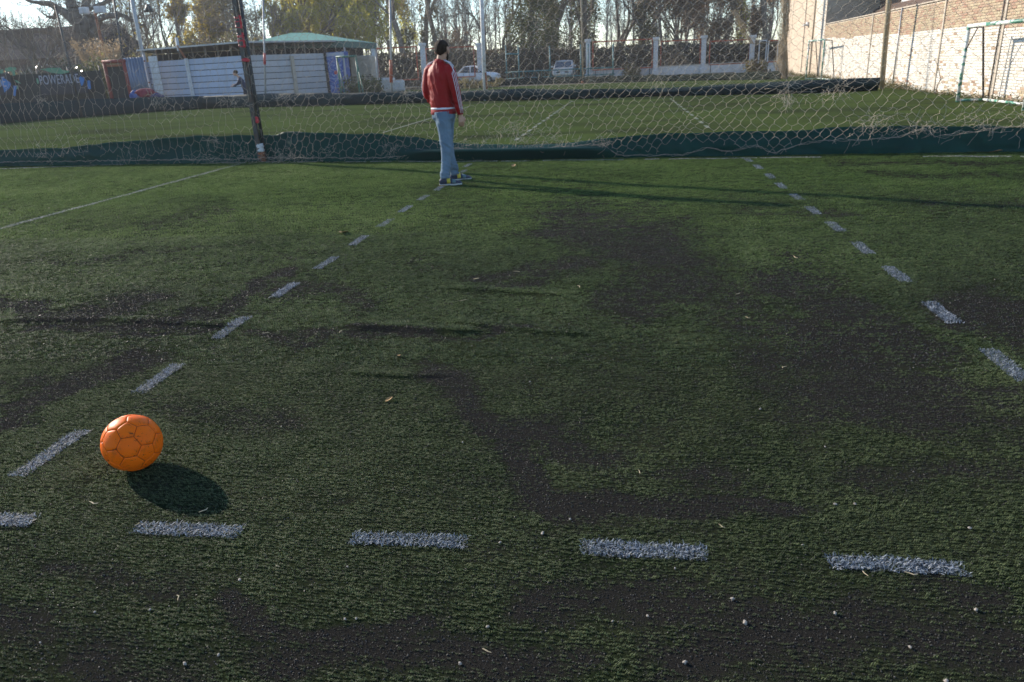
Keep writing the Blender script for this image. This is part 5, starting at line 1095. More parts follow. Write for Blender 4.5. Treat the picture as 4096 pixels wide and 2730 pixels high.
big = [s for s in segs if s[2] > .055]; sm = [s for s in segs if s[2] <= .055]
link('trunk', seg_mesh('trunk', big, 10), M['bark_pale'], bt); tag(link('branches', seg_mesh('branches', sm, 3), M['bark_pale'], bt), kind='stuff')

T = tree
T('slender leafless tree before the dark barn roof', 150, 58, 9, 'bare', 11, trunk_r=.17)
T('leafless whippy tree at the far left beside the barn', 25, 60, 8, 'bare', 12, trunk_r=.10)
T('twiggy leafless sapling behind the black screen fence', 245, 66, 8, 'bare', 13, trunk_r=.11)
T('pair of slim leafless trunks left of the shed', 560, 70, 13, 'bare', 14, trunk_r=.16, fork=2)
T('dark leafless trunk above the left end of the shed', 640, 66, 12, 'sparse', 15, trunk_r=.16, leaf='autumn', nleaf=260, size=.12)
T('yellow leaved autumn poplar behind the shed', 730, 84, 17, 'poplar', 16, W=3.6, leaf='autumn', nleaf=12000, size=.16, trunk_r=.28)
T('olive and gold poplar behind the shed roof', 850, 88, 18, 'poplar', 17, W=3.8, leaf='autumn', nleaf=12000, size=.16, trunk_r=.3)
T('thin grey tree with few leaves above the green canopy', 960, 84, 13, 'sparse', 18, leaf='olive', nleaf=4000, size=.13, trunk_r=.15)
T('many stemmed leafless tree beside the taped pole', 1105, 80, 12, 'bare', 19, trunk_r=.12, fork=4)
T('broad yellow green willow behind the green canopy', 1230, 86, 14, 'willow', 20, leaf='willow', nleaf=19000, size=.20, trunk_r=.35)
T('full yellow green willow right of the green canopy', 1370, 90, 15, 'willow', 21, leaf='willow', nleaf=20000, size=.20, trunk_r=.38)
T('trailing willow at the edge of the dark trunks', 1475, 88, 12, 'willow', 22, leaf='willow', nleaf=11000, size=.18, trunk_r=.25)
T('thick dark ivy wrapped trunk above the street fence, left one', 1632, 78, 16, 'ivy', 23, W=.75, leaf='olive', nleaf=2600, size=.12, trunk_r=.36)
T('thick dark trunk above the head of the standing man', 1698, 80, 16, 'ivy', 24, W=.7, leaf='olive', nleaf=2200, size=.12, trunk_r=.36)
T('dark forked trunk right of the standing man', 1742, 79, 16, 'ivy', 25, W=.7, leaf='olive', nleaf=2200, size=.12, trunk_r=.34)
T('leafless bushy tree between dark trunks and white column', 1830, 84, 10, 'bare', 26, trunk_r=.15, fork=3)
T('young brown leaved tree behind the white car', 1870, 76, 5.4, 'sparse', 27, leaf='brown', nleaf=3000, size=.10, trunk_r=.10, fork=3)
T('crooked leafless tree behind the white pole', 1955, 76, 14, 'bare', 28, trunk_r=.26)
T('straight bare trunk right of the white pole', 2010, 78, 16, 'bare', 29, trunk_r=.20)
T('dense dark green ivy covered tree behind the silver car', 2130, 78, 15, 'ivy', 30, W=2.9, leaf='ivy', nleaf=20000, size=.14, trunk_r=.35)
T('dark ivy tree leaning beside the dense green one', 2215, 82, 15, 'ivy', 31, W=1.3, leaf='olive', nleaf=6500, size=.14, trunk_r=.3)
T('tall olive ivy clad tree behind the first low wall column', 2340, 82, 16, 'ivy', 32, W=1.7, leaf='ivy', nleaf=9500, size=.14, trunk_r=.32)
T('wide leafless tree with twisted limbs above the hedge', 2465, 84, 13, 'bare', 33, trunk_r=.24, fork=2)
T('olive clad columnar tree above the orange framed bays', 2575, 80, 14, 'ivy', 34, W=1.3, leaf='olive', nleaf=7000, size=.13, trunk_r=.26)
T('straight slim trunk with ivy above the middle bay', 2665, 78, 15, 'ivy', 35, W=.32, leaf='olive', nleaf=900, size=.11, trunk_r=.17)
T('russet leaved tree above the reddish hedge', 2730, 82, 10, 'sparse', 36, leaf='brown', nleaf=7000, size=.14, trunk_r=.2, fork=2)
T('leafless spreading tree between russet and brown trees', 2800, 90, 13, 'bare', 37, trunk_r=.2, fork=2)
T('tall brown clad tree near the white building', 2890, 76, 14, 'ivy', 38, W=1.7, leaf='brown', nleaf=9500, size=.13, trunk_r=.3)
T('narrow yellow green tree next to the brown clad tree', 2960, 84, 12, 'poplar', 39, W=1.3, leaf='willow', nleaf=2600, size=.13, trunk_r=.16)
T('small brown tree beside the utility pole', 3010, 82, 7.5, 'sparse', 40, leaf='brown', nleaf=2600, size=.12, trunk_r=.12)
T('leafless trunk between the utility pole and white building', 3100, 80, 13, 'bare', 41, trunk_r=.14)
T('leafless background tree right of the ivy covered ones', 2270, 95, 14, 'bare', 42, trunk_r=.2)
T('thin leafless background tree behind the gold poplars', 900, 96, 14, 'bare', 43, trunk_r=.18, fork=2)
T('thin leafless background tree behind the big plane tree', 470, 92, 12, 'bare', 44, trunk_r=.14, fork=2)
T('leafless background tree behind the willows', 1570, 98, 15, 'bare', 45, trunk_r=.22, fork=2)
# shrubs
def shrub(label, px, Y, H, W, leaf, n, size, seed): g = tree(label, px, Y, H, 'bush', seed, W=W, leaf=leaf, nleaf=n, size=size, trunk_r=.06, fork=5, name='shrub'); g['category'] = 'shrub'
shrub('olive brown thicket behind the left half of the shed', 690, 62, 5.2, 3.6, 'olive', 6500, .12, 61)
shrub('brownish thicket behind the shed ridge', 830, 66, 5.2, 3.6, 'brown', 5000, .12, 62)
shrub('green brown thicket left of the green canopy', 960, 66, 5.4, 3.2, 'olive', 5500, .12, 63)
shrub('dark bushy mass behind the red frame', 420, 50, 3.1, 3.2, 'ivy', 6500, .10, 64)
shrub('dark shrub between the red frame and corrugated panel', 480, 54, 3.0, 2.0, 'ivy', 3500, .10, 65)
shrub('glossy leaved shrub rising over the black banner', 255, 47, 3.2, 1.8, 'glossy', 3800, .075, 66)
shrub('glossy leaved shrub left of the black banner', 105, 47, 3.1, 1.8, 'glossy', 3800, .075, 67)
shrub('dull green shrub under the barn roof', 10, 50, 2.8, 2.2, 'olive', 3500, .10, 68)
shrub('yellowish weeds on the bank under the white car', 1880, 57, .75, 2.6, 'olive', 3000, .06, 69)
shrub('dark low plants at the foot of the drinks cooler', 1430, 46.5, 1.3, 1.4, 'ivy', 2500, .08, 70)
shrub('orange brown bush behind the middle hedge bay', 2690, 69.2, 2.3, 1.4, 'plume', 1500, .10, 71)
shrub('green weed clump against the low white wall', 2525, 66.2, 1.2, .7, 'olive', 1000, .09, 72)
shrub('green tuft at the corner of the low wall and white building', 3030, 60, 1.2, .8, 'weed' if 'weed' in LM else 'olive', 900, .09, 73)
rng = np.random.default_rng(8); pg = thing('pampas_grass', 'tan feathery pampas grass clump below the big leafless tree', 'grass clump', (at(395, 200, 53).x, 53, 0)); A = []; B = []; P = []
for i in range(60):
    a = rng.uniform(0, 2 * PI); d = np.array([math.cos(a) * .35, math.sin(a) * .35, 1]) * rng.uniform(3.2, 4.4); A.append(np.zeros(3)); B.append(d); P.append(d * rng.uniform(.78, 1.05, (60, 1)) + rng.normal(0, .12, (60, 3)))
V, F = strands(np.array(A), np.array(B), .015, .006); link('stalks', mesh_np('stalks', V, F), M['bark'], pg); V, F = leafcloud(np.concatenate(P), .09, rng, .25); link('plumes', mesh_np('plumes', V, F), LM['plume'], pg)
# long dark hedge behind the street fence
rng = np.random.default_rng(9); hp = [(1500, 200), (1690, 196), (1930, 190), (2100, 180), (2380, 172), (2640, 166), (2830, 160), (3000, 158), (3140, 158)]; YH = 70.5
hx0 = np.array([at(x, 200, YH).x for x, _ in hp]); hz0 = np.array([at(x, y, YH).z for x, y in hp]); n = 42000; X = rng.uniform(hx0[0], hx0[-1], n); Zm = np.interp(X, hx0, hz0) * (.9 + .25 * (fbm(X * .5, X * 0, 3, 3) - .5) * 2 * .5); P = np.c_[X, YH + rng.normal(0, .55, n), Zm * rng.uniform(0, 1, n) ** .85 + rng.normal(0, .06, n)]; P[:, 2] = np.maximum(P[:, 2], .05)
hg = thing('hedge', 'long dark brown green hedge behind the white columns and orange framed bays', 'hedge', (0, YH, 0)); V, F = leafcloud(P - np.array([0, YH, 0]), .12, rng, .55); o = link('foliage', mesh_np('foliage', V, F), LM['hedge'], hg)
m = MB()
for k in range(60): x = hx0[0] + (hx0[-1] - hx0[0]) * (k + .5) / 60; m.tube([(x, 0, 0), (x + .1, .05, 1.4), (x - .05, 0, 2.3)], [.05, .035, .015], 5)
o = m.build('stems', M['bark'], hg); tag(o, kind='stuff')
rng = np.random.default_rng(10); V = np.zeros((240, 2, 3)); xx = np.linspace(hx0[0], hx0[-1], 240); V[:, 0] = np.c_[xx, np.full(240, .6), np.zeros(240)]; V[:, 1] = np.c_[xx, np.full(240, .6), np.interp(xx, hx0, hz0) * .82]

# far-off wood behind everything: reads as one brown mass
rng = np.random.default_rng(14); A = []; B = []; R0 = []; R1 = []
for i in range(210):
    x = rng.uniform(-95, 24); y = rng.uniform(112, 135); h = rng.uniform(9, 15); p = np.array([x, y, 0.0]); lean = rng.normal(0, .03, 2)
    for k in range(7):
        q = p + np.array([lean[0] * h / 7, lean[1] * h / 7, h / 7]); A.append(p); B.append(q); R0.append(.16 * (1 - k / 8)); R1.append(.16 * (1 - (k + 1) / 8)); p = q
        for j in range(9):
            a = rng.uniform(0, 2 * PI); s = p + np.array([0, 0, rng.uniform(-.8, .8)]); l = rng.uniform(.8, 2.4); e = s + np.array([math.cos(a) * l * .45, math.sin(a) * l * .45, l]); A.append(s); B.append(e); R0.append(.03); R1.append(.012)
            for m_ in range(2): f = s + (e - s) * rng.uniform(.3, .9); A.append(f); B.append(f + np.array([*rng.normal(0, .4, 2), rng.uniform(.3, 1.0)])); R0.append(.016); R1.append(.008)
V, F = strands(np.array(A), np.array(B), np.array(R0), np.array(R1)); M['far_twigs'] = simple('far_twigs', (0.20, 0.165, 0.135), (0.14, 0.115, 0.095), .3, .95)
tag(link('distant_wood', mesh_np('distant_wood', V, F), M['far_twigs']), 'far off belt of leafless grey brown trees behind everything', 'wood', kind='stuff')
# ================================================================== CARS
M['car_white'] = simple('white_car_paint', (0.70, 0.72, 0.75), (0.62, 0.64, 0.67), .8, .28, spec=.6); M['car_silver'] = simple('silver_car_paint', (0.50, 0.52, 0.54), (0.44, 0.46, 0.48), .8, .3, .5); M['tyre'] = simple('tyre', (0.018, 0.018, 0.018), (0.03, 0.03, 0.03), 8, .85)
M['glass'] = simple('car_glass', (0.03, 0.036, 0.042), (0.05, 0.055, 0.06), 1.5, .06, spec=.8); M['lamp'] = simple('lamp_lens', (0.62, 0.64, 0.66), (0.5, 0.5, 0.52), 6, .12); M['trim'] = simple('black_trim', (0.02, 0.02, 0.022), (0.03, 0.03, 0.03), 5, .5); M['tail'] = simple('red_lens', (0.3, 0.01, 0.01), (0.2, 0.01, 0.01), 5, .3)
def car(label, loc, rz, paint, prof, cabin, W, wheels, wr, red_line=False):
    """prof: (x, z_low, z_high) stations of the lower body, cabin: (x, z) outline above it; x forward"""
    g = thing('car', label, 'car', loc, rz); rings = []
    for x, zl, zh, wk in prof:
        w = W / 2 * wk; ring = []
        for (yy, zz) in ((.80, zl), (.96, zl + .10), (1.0, zl + (zh - zl) * .45), (.985, zl + (zh - zl) * .72), (.93, zh - .04), (.84, zh)): ring.append((x, yy * w, zz))
        rings.append(ring + [(x, -y, z) for _, y, z in ring[::-1]])
    b = MB().rings(rings).build('body', paint, g, True); b.modifiers.new('e', 'EDGE_SPLIT').split_angle = R(40)
    (x0, zb0), (x1, zt1), (x2, zt2), (x3, zb3) = cabin; wb, wt = W / 2 * .90, W / 2 * .70; mb = MB(); V = [(x0, wb, zb0), (x1, wt, zt1), (x2, wt, zt2), (x3, wb, zb3)]; V = V + [(x, -y, z) for x, y, z in V]
    rf = MB(); xm = (x1 + x2) / 2
    rf.rings([[(x, y * s, z + dz) for (y, dz) in ((wt, -.03), (wt * .93, .02), (0, .045), (-wt * .93, .02), (-wt, -.03), (0, -.06))] for x, z, s in ((x1 - .10, zt1 - .03, .97), (x1 + .1, zt1, 1), (xm, (zt1 + zt2) / 2 + .02, 1), (x2 - .1, zt2, 1), (x2 + .10, zt2 - .03, .97))]).build('roof', paint, g, True)
    gl = MB(); k = .985
    gl.add([(x, y * k, z * .995) for x, y, z in V], [(0, 1, 2, 3), (7, 6, 5, 4), (0, 4, 5, 1), (3, 2, 6, 7), (1, 5, 6, 2)]); gl.build('greenhouse_glass', M['glass'], g)
    for s in (1, -1):
        for (xa, za), (xb_, zb_) in (((x0, zb0), (x1, zt1)), ((x3, zb3), (x2, zt2)), ((xm + .05, (zb0 + zb3) / 2), (xm + .02, (zt1 + zt2) / 2))): MB().tube([(xa, s * wb, za - .02), (xb_, s * wt, zb_ - .01)], .045, 6).build('pillar', paint, g, True)
        MB().tube([(x0, s * wb, zb0), (x3, s * wb, zb3)], .025, 6).build('window_sill', M['trim'], g, True)
        for x in wheels:
            wh = MB().tube([(x, s * (W / 2 - .20), wr), (x, s * (W / 2 + .005), wr)], wr, 20).build('tyre', M['tyre'], g, True); wh.modifiers.new('e', 'EDGE_SPLIT').split_angle = R(40)
            MB().tube([(x, s * (W / 2 - .02), wr), (x, s * (W / 2 + .018), wr)], wr * .62, 16).build('rim', M['grey_pole'], wh); MB().tube([(x, s * (W / 2 - .06), wr + .02), (x, s * (W / 2 + .001), wr + .02)], wr * 1.17, 20).build('wheel_arch', M['trim'], g)
        xf = prof[-1][0]; zf = prof[-1][2]; hl = MB().box((xf - .06, s * W * .36, zf - .13), (.2, W * .20, .16)).build('headlight', M['lamp'], g, bevel=.03)
        MB().box((prof[0][0] + .03, s * W * .38, prof[0][2] - .16), (.1, W * .14, .16)).build('tail_light', M['tail'], g, bevel=.02)
        mr = MB().box((x3 - .35, s * (W / 2 + .08), zb3 + .10), (.12, .18, .13)).build('mirror', paint, g, bevel=.03)
    xf = prof[-1][0]; MB().box((xf - .02, 0, prof[-1][2] - .24), (.10, W * .62, .22)).build('grille', M['trim'], g, bevel=.03); MB().box((xf + .0, 0, prof[-1][1] + .12), (.18, W * .86, .14)).build('bumper', M['trim'] if red_line else paint, g, bevel=.04); MB().box((xf + .05, 0, prof[-1][1] + .24), (.05, .42, .11)).build('number_plate', M['white_paint'], g)
    return g
pw = at(1905, 300, 64)
car('white sedan parked side on behind the fence, partly hidden by the standing man', (pw.x - 0.25, 64, 0.12), 0, M['car_white'], [(-2.15, .42, .86, .86), (-2.0, .30, .94, .95), (-1.3, .24, .97, 1), (0, .22, .95, 1), (1.0, .24, .93, 1), (1.75, .28, .86, .97), (2.12, .36, .76, .88)], [(-1.15, .95), (-.62, 1.40), (.35, 1.41), (1.0, .92)], 1.68, (-1.3, 1.35), .31)
ps = at(2250, 300, 64.5)
car('silver hatchback parked nose first behind the teal railing', (ps.x, 64.5 + 1.9, 0.14), R(-90), M['car_silver'], [(-1.95, .4, .95, .88), (-1.8, .28, 1.0, .96), (0, .24, .98, 1), (1.0, .26, .96, 1), (1.6, .30, .90, .97), (1.95, .36, .80, .90)], [(-1.75, 1.0), (-1.2, 1.46), (.1, 1.48), (1.0, .95)], 1.76, (-1.25, 1.25), .32)
sheet('car_park', [(-26, 62.2), (8.6, 62.2), (9, 67), (-26, 68.5)], 0.10, M['earth'])

# ================================================================== PEOPLE
M['skin'] = simple('skin', (0.50, 0.29, 0.20), (0.42, 0.235, 0.16), 14, .55, bump=.1, bscale=120); M['hair'] = simple('dark_brown_hair', (0.045, 0.028, 0.018), (0.020, 0.013, 0.009), 60, .75, bump=1.0, bscale=220, spec=.15)
t = NT('red_tracksuit'); n1 = t.noise(7, 4, .5); t.base(t.mix(n1, (0.31, 0.007, 0.007), (0.23, 0.006, 0.007))); t.set(.55, 0, .2); t.bump(t.noise(9, 4, .5, stretch=(1, 1, 2.2)), .25, .03); M['jacket'] = t.m
M['jacket_rib'] = simple('dark_red_rib', (0.30, 0.014, 0.018), (0.24, 0.010, 0.014), 30, .8, bump=.3, bscale=120); M['stripe'] = simple('white_stripe', (0.72, 0.72, 0.76), (0.62, 0.62, 0.68), 10, .6)
t = NT('faded_denim'); n1 = t.noise(4, 4, .6); n2 = t.noise(60, 3, .6); c = t.mix(t.ramp(n1, [(.35, (0, 0, 0)), (.68, (1, 1, 1))]), (0.165, 0.228, 0.288), (0.10, 0.15, 0.21)); c = t.mix(t.math('MULTIPLY', n2, .25), c, (0.08, 0.12, 0.18)); t.base(c); t.set(.9, 0, .1); t.bump(t.noise(8, 4, .6, stretch=(1, 1, 2.2)), .5, .03); M['jeans'] = t.m
M['shoe_navy'] = simple('navy_shoe_mesh', (0.028, 0.04, 0.075), (0.018, 0.025, 0.05), 30, .7); M['shoe_yellow'] = simple('yellow_shoe_panel', (0.55, 0.45, 0.04), (0.4, 0.34, 0.04), 30, .6); M['sole'] = simple('white_sole', (0.45, 0.45, 0.43), (0.36, 0.36, 0.34), 30, .6); M['sole_gum'] = simple('gum_sole', (0.45, 0.24, 0.05), (0.33, 0.18, 0.05), 30, .6); M['teal_panel'] = simple('grey_teal_panel', (0.10, 0.17, 0.18), (0.07, 0.12, 0.14), 30, .6)
def ell(c, f, rgt, a, b, n=20, sq=1.0):
    c, f, rgt = Vector(c), Vector(f), Vector(rgt); o = []
    for i in range(n):
        q = 2 * PI * i / n; cs, sn = math.cos(q), math.sin(q); cs = math.copysign(abs(cs) ** sq, cs); sn = math.copysign(abs(sn) ** sq, sn); o.append(c + rgt * a * cs + f * b * sn)
    return o
def yaw(a): return Vector((math.sin(R(a)), math.cos(R(a)), 0)), Vector((math.cos(R(a)), -math.sin(R(a)), 0))   # facing, own right
def limb(mb, pts, rad, n=14, sub=4):
    P = []; Q = []
    for k in range(len(pts) - 1):
        for j in range(sub):
            s = j / sub; P.append(Vector(pts[k]).lerp(Vector(pts[k + 1]), s)); Q.append(rad[k] + (rad[k + 1] - rad[k]) * s)
    P.append(Vector(pts[-1])); Q.append(rad[-1])
    for _ in range(2): P = [P[0]] + [(P[i - 1] + P[i] * 2 + P[i + 1]) / 4 for i in range(1, len(P) - 1)] + [P[-1]]
    mb.tube(P, Q, n); return P, Q
def ball_(mb, c, rx, ry, rz, M3=None, n=14):
    M3 = M3 or Matrix.Identity(3); rg = []
    for j in range(n // 2 + 3):
        ph_ = PI * (j + .03) / (n // 2 + 2.06); rg.append([Vector(c) + M3 @ Vector((rx * math.sin(ph_) * math.cos(2 * PI * i / n), ry * math.sin(ph_) * math.sin(2 * PI * i / n), rz * math.cos(ph_))) for i in range(n)][::-1])
    mb.rings(rg)
def head_shape(mb, c, face, rgt, s=1.0):
    M3 = Matrix((rgt, face, Vector((0, 0, 1)))).transposed(); c = Vector(c); L = lambda x, y, z: c + M3 @ (Vector((x, y, z)) * s)
    ball_(mb, L(0, -.012, .028), .076 * s, .094 * s, .088 * s, M3, 18); ball_(mb, L(0, .022, -.035), .062 * s, .070 * s, .078 * s, M3, 16); ball_(mb, L(0, .062, -.088), .034 * s, .026 * s, .024 * s, M3, 10)
    mb.tube([L(0, .088, .03), L(0, .108, -.018), L(0, .09, -.03)], [.008 * s, .014 * s, .009 * s], 8)
    for q in (-1, 1): ball_(mb, L(q * .084, -.004, -.008), .011 * s, .021 * s, .034 * s, M3, 10)
    ball_(mb, L(0, .088, -.058), .022 * s, .010 * s, .008 * s, M3, 8)
    return M3, L
def hand(mb, wrist, d, palm_n, thumb_side, s=1.0, curl=.55):
    """palm, four unequal bent fingers and a thumb from the side of the palm"""
    d = Vector(d).normalized(); pn = Vector(palm_n); pn = (pn - d * pn.dot(d)).normalized(); sd = Vector(thumb_side); sd = (sd - d * sd.dot(d) - pn * sd.dot(pn)).normalized(); w = Vector(wrist)
    mb.rings([ell(w + d * x * s, pn, sd, a * s, b * s, 10) for x, a, b in ((-.02, .026, .020), (.015, .030, .019), (.05, .040, .018), (.085, .042, .016), (.095, .036, .012))])
    for k, (o, l) in enumerate(((.031, .068), (.011, .078), (-.010, .072), (-.029, .056))):
        p = w + (d * .088 + sd * o) * s; dd = d.copy(); P = [p - d * .01 * s]; cu = curl * (1 + .15 * k)
        for j in range(3): dd = (dd + pn * cu * .75).normalized(); p = p + dd * l * s * (.45, .32, .26)[j]; P.append(p)
        mb.tube(P, [.0098 * s, .0092 * s, .0085 * s, .007 * s], 8)
    p = w + (d * .03 + sd * .033) * s; mb.tube([p - sd * .012 * s, p + (sd * .022 + d * .03 + pn * .012) * s, p + (sd * .020 + d * .062 + pn * .024) * s], [.013 * s, .011 * s, .008 * s], 8)
def shoe(parent, heel, d, L=.29, mats=None):
    d = Vector(d).normalized(); sd = Vector((d.y, -d.x, 0)); h = Vector(heel); up = Vector((0, 0, 1)); mats = mats or ('shoe_navy', 'sole', 'shoe_yellow', 'teal_panel')
    st = [(.0, .030, .075, .030), (.03, .036, .105, .0), (.08, .038, .115, 0), (.125, .040, .095, 0), (.17, .046, .074, 0), (.22, .050, .060, 0), (.265, .042, .048, 0), (.288, .022, .036, 0)]; k = L / .29
    u = MB(); u.rings([[h + d * x * k + sd * w * math.copysign(abs(math.cos(q)) ** .7, math.cos(q)) + up * (.022 + (zt - .022) * max(0, math.sin(q)) ** .6 if math.sin(q) > 0 else .022) for q in [2 * PI * i / 16 for i in range(16)]] for x, w, zt, _ in st])
    sh = u.build('shoe', M[mats[0]], parent, True)
    s_ = MB(); s_.rings([[h + d * (x * k * 1.02 - .003) + sd * (w + .006) * (math.copysign(1, math.cos(q)) if abs(math.cos(q)) > .3 else math.cos(q) / .3) + up * (.022 if math.sin(q) > 0 else .0) for q in [2 * PI * (i + .5) / 8 for i in range(8)]] for x, w, zt, _ in st]); s_.build('sole', M[mats[1]], sh)
    g_ = MB(); g_.rings([[h + d * (x * k * 1.02 - .004) + sd * (w + .008) * (1 if math.cos(q) > 0 else -1) + up * (.013 if math.sin(q) > 0 else -.002) for q in [2 * PI * (i + .5) / 4 for i in range(4)]] for x, w in ((-.0, .032), (.07, .039))]); g_.build('gum_heel', M['sole_gum'], sh)
    y_ = MB(); y_.rings([[h + d * x * k + sd * (w + .003) * math.cos(q) + up * (.03 + (zt - .024) * max(0, math.sin(q)) ** .7) for q in [PI * i / 8 for i in range(9)] + [PI * 1.02]] for x, w, zt in ((.095, .041, .108), (.118, .042, .099), (.140, .044, .089))]); y_.build('side_panel', M[mats[2]], sh, True)
    y_ = MB(); y_.rings([[h + d * x * k + sd * (w + .002) * math.cos(q) + up * (.03 + (zt - .024) * max(0, math.sin(q)) ** .7) for q in [PI * i / 8 for i in range(9)] + [PI * 1.02]] for x, w, zt in ((.165, .0475, .077), (.19, .0505, .068), (.21, .0515, .064))]); y_.build('toe_panel', M[mats[3]], sh, True)
    return sh
# ---- the standing man, local axes: x right in the photo, y away, z up
man = None
FT, RT = yaw(42); FP, RP = yaw(58); FH, RH = yaw(22); up = Vector((0, 0, 1))
body = MB(); head_c = Vector((.018, -.01, 1.632)); M3, HL = head_shape(body, head_c, FH, RH, 1.07)
Lsh, Rsh = Vector((-.175, .115, 1.425)), Vector((.100, -.115, 1.425)); Rel, Rwr = Vector((.150, -.16, 1.125)), Vector((.190, -.125, .860)); Lel, Lwr = Vector((-.222, .10, 1.13)), Vector((-.125, .20, .985))
limb(body, [head_c + Vector((0, -.01, -.04)), Vector((-.01, -.005, 1.50)), Vector((-.03, 0, 1.40))], [.058, .057, .075])
body.rings([ell((-.03, 0, z), FT, RT, a, b) for z, a, b in ((1.44, .10, .07), (1.36, .16, .10), (1.2, .155, .10), (1.02, .14, .095), (.9, .145, .105), (.84, .12, .09))])
for a, b, c in ((Rsh, Rel, Rwr), (Lsh, Lel, Lwr)): limb(body, [a.lerp(Vector((-.03, 0, 1.38)), .25), b, c], [.040, .040, .028])
hand(body, Rwr - up * .0 + Vector((.004, 0, -.005)), Vector((.06, .03, -1)), Vector((-.3, .9, -.1)), FT, 1.05, .6); hand(body, Lwr, Vector((.75, .35, -.5)), Vector((.3, -.8, -.4)), Vector((0, 0, 1)), 1.0, .3)
Rhp, Lhp = Vector((-.035, -.075, .90)), Vector((.010, .085, .90)); Rkn, Lkn = Vector((-.014, -.135, .475)), Vector((.004, .135, .485)); Ran, Lan = Vector((-.066, -.20, .09)), Vector((.075, .205, .09))
for a, b, c in ((Rhp, Rkn, Ran), (Lhp, Lkn, Lan)): limb(body, [a, b, c], [.078, .052, .036]); body.tube([c, c + Vector((.07, .02, -.055))], [.036, .03], 8)
fp = G0 = onground(1022 * DK, 424 * DK); mx, my = -2.27, 9.72; ROT = math.atan2(-mx, my)
bm = fuse(body, .0075, 3, 'person'); man = link('person', bm, M['skin'], None, (mx, my, float(height_at(np.array([mx]), np.array([my]))[0]) + .012)); man.rotation_euler = (0, 0, ROT)
tag(man, 'man in red track jacket and pale jeans standing with his back turned', 'person')
def ridge(a, b, seed): return 1 - np.abs(fbm(a, b, 2, seed) - .5) * 4
def folds(k, amp, zf, seed, bands=()):
    def f(V):
        an = np.arctan2(V[:, 1], V[:, 0] + .03); d = amp * ((fbm(V[:, 2] * zf + V[:, 0] * 3 + seed, an * k, 4, seed) - .5) * 2)
        for zc, zw, a_, fq in bands: d = d + a_ * np.exp(-((V[:, 2] - zc) / zw) ** 2) * ridge(V[:, 2] * fq + V[:, 0] * fq * .45 + an * 1.1, an * 1.6 + V[:, 2] * 3, seed + 3)
        return d
    return f
jk = MB(); chest = [(.885, .150, .122), (.93, .153, .124), (.985, .160, .128), (1.05, .160, .122), (1.15, .168, .122), (1.25, .180, .125), (1.34, .186, .120), (1.40, .172, .105), (1.45, .125, .085), (1.485, .078, .070), (1.515, .066, .066)]
jk.rings([ell(Vector((-.032 + .012 * (z < 1.0), -.0, z)) + FT * (.0 if z > 1.1 else -.004), FT, RT, a, b, 26, .92) for z, a, b in chest])
PR_, QR_ = limb(jk, [Rsh + Vector((-.062, .062, .004)), Rsh + Vector((-.008, .008, -.022)), Rsh + Vector((.014, -.014, -.09)), Rel, Rwr + up * .015], [.050, .064, .064, .056, .043]); PL_, QL_ = limb(jk, [Lsh + Vector((.066, -.062, .004)), Lsh + Vector((.008, -.008, -.022)), Lsh + Vector((-.014, .004, -.09)), Lel, Lwr], [.050, .064, .064, .056, .043])
jm = fuse(jk, .0065, 12, 'jacket', folds(1.6, .008, 8, 5, ((1.0, .07, .010, 16), (1.13, .10, .007, 10), (1.3, .12, .005, 7)))); jacket = link('jacket', jm, M['jacket'], man)
MB().rings([ell((-.022, 0, z), FT, RT, a, b, 26, .92) for z, a, b in ((.868, .160, .132), (.872, .172, .143), (.925, .167, .139), (.935, .160, .132))]).build('hem_rib', M['jacket_rib'], jacket, True)
MB().rings([ell((-.022, 0, z), FT, RT, a, b, 26, .92) for z, a, b in ((.930, .160, .132), (.933, .1655, .138), (.950, .1655, .138), (.954, .160, .132))]).build('hem_stripe', M['stripe'], jacket, True)
MB().rings([ell((-.012, 0, z), FH, RH, a, b, 20) for z, a, b in ((1.495, .068, .066), (1.50, .073, .070), (1.535, .067, .065), (1.53, .058, .058))]).build('collar', M['jacket_rib'], jacket, True)
MB().tube([Rwr + Vector((-.006, 0, .05)), Rwr + Vector((0, 0, .0))], [.0435, .040], 14).build('cuff', M['jacket_rib'], jacket, True)
# three stripes down each outer sleeve, from collar to cuff
for side, P_, Q_, out in ((1, PR_, QR_, (RT * .86 - FT * .30).normalized()), (-1, PL_, QL_, (-RT * .86 - FT * .3).normalized())):
    for s in (-1, 0, 1):
        strip = []; start = [Vector((-.012, 0, 1.522)) + RT * side * .074 + FT * s * .017, Vector((-.025, 0, 1.508)) + RT * side * .100 + FT * s * .018, Vector((-.03, 0, 1.500)) + RT * side * .138 + FT * s * .018, Vector((-.03, 0, 1.484)) + RT * side * .178 + FT * s * .019, Vector((-.03, 0, 1.445)) + RT * side * .216 + FT * s * .019]
        cent = [(p, .0) for p in start]
        for p, q in list(zip(P_, Q_))[7:]:
            ax = (P_[-1] - P_[7]).normalized(); o = (out - ax * out.dot(ax)).normalized(); tz = ax.cross(o); cent.append((p + (o * math.cos(s * .33) + tz * math.sin(s * .33) * side) * (q + .007), 0))
        m = MB(); m.tube([c for c, _ in cent], .0036, 6); m.build('sleeve_stripe', M['stripe'], jacket, True)
jn = MB(); jn.rings([ell(Vector((-.018, 0, z)) + FP * (-.006), FP * .5 + FT * .5, (RP + RT) / 2, a, b, 24, .95) for z, a, b in ((.775, .11, .095), (.82, .162, .130), (.87, .166, .134), (.92, .158, .124), (.965, .142, .108))])
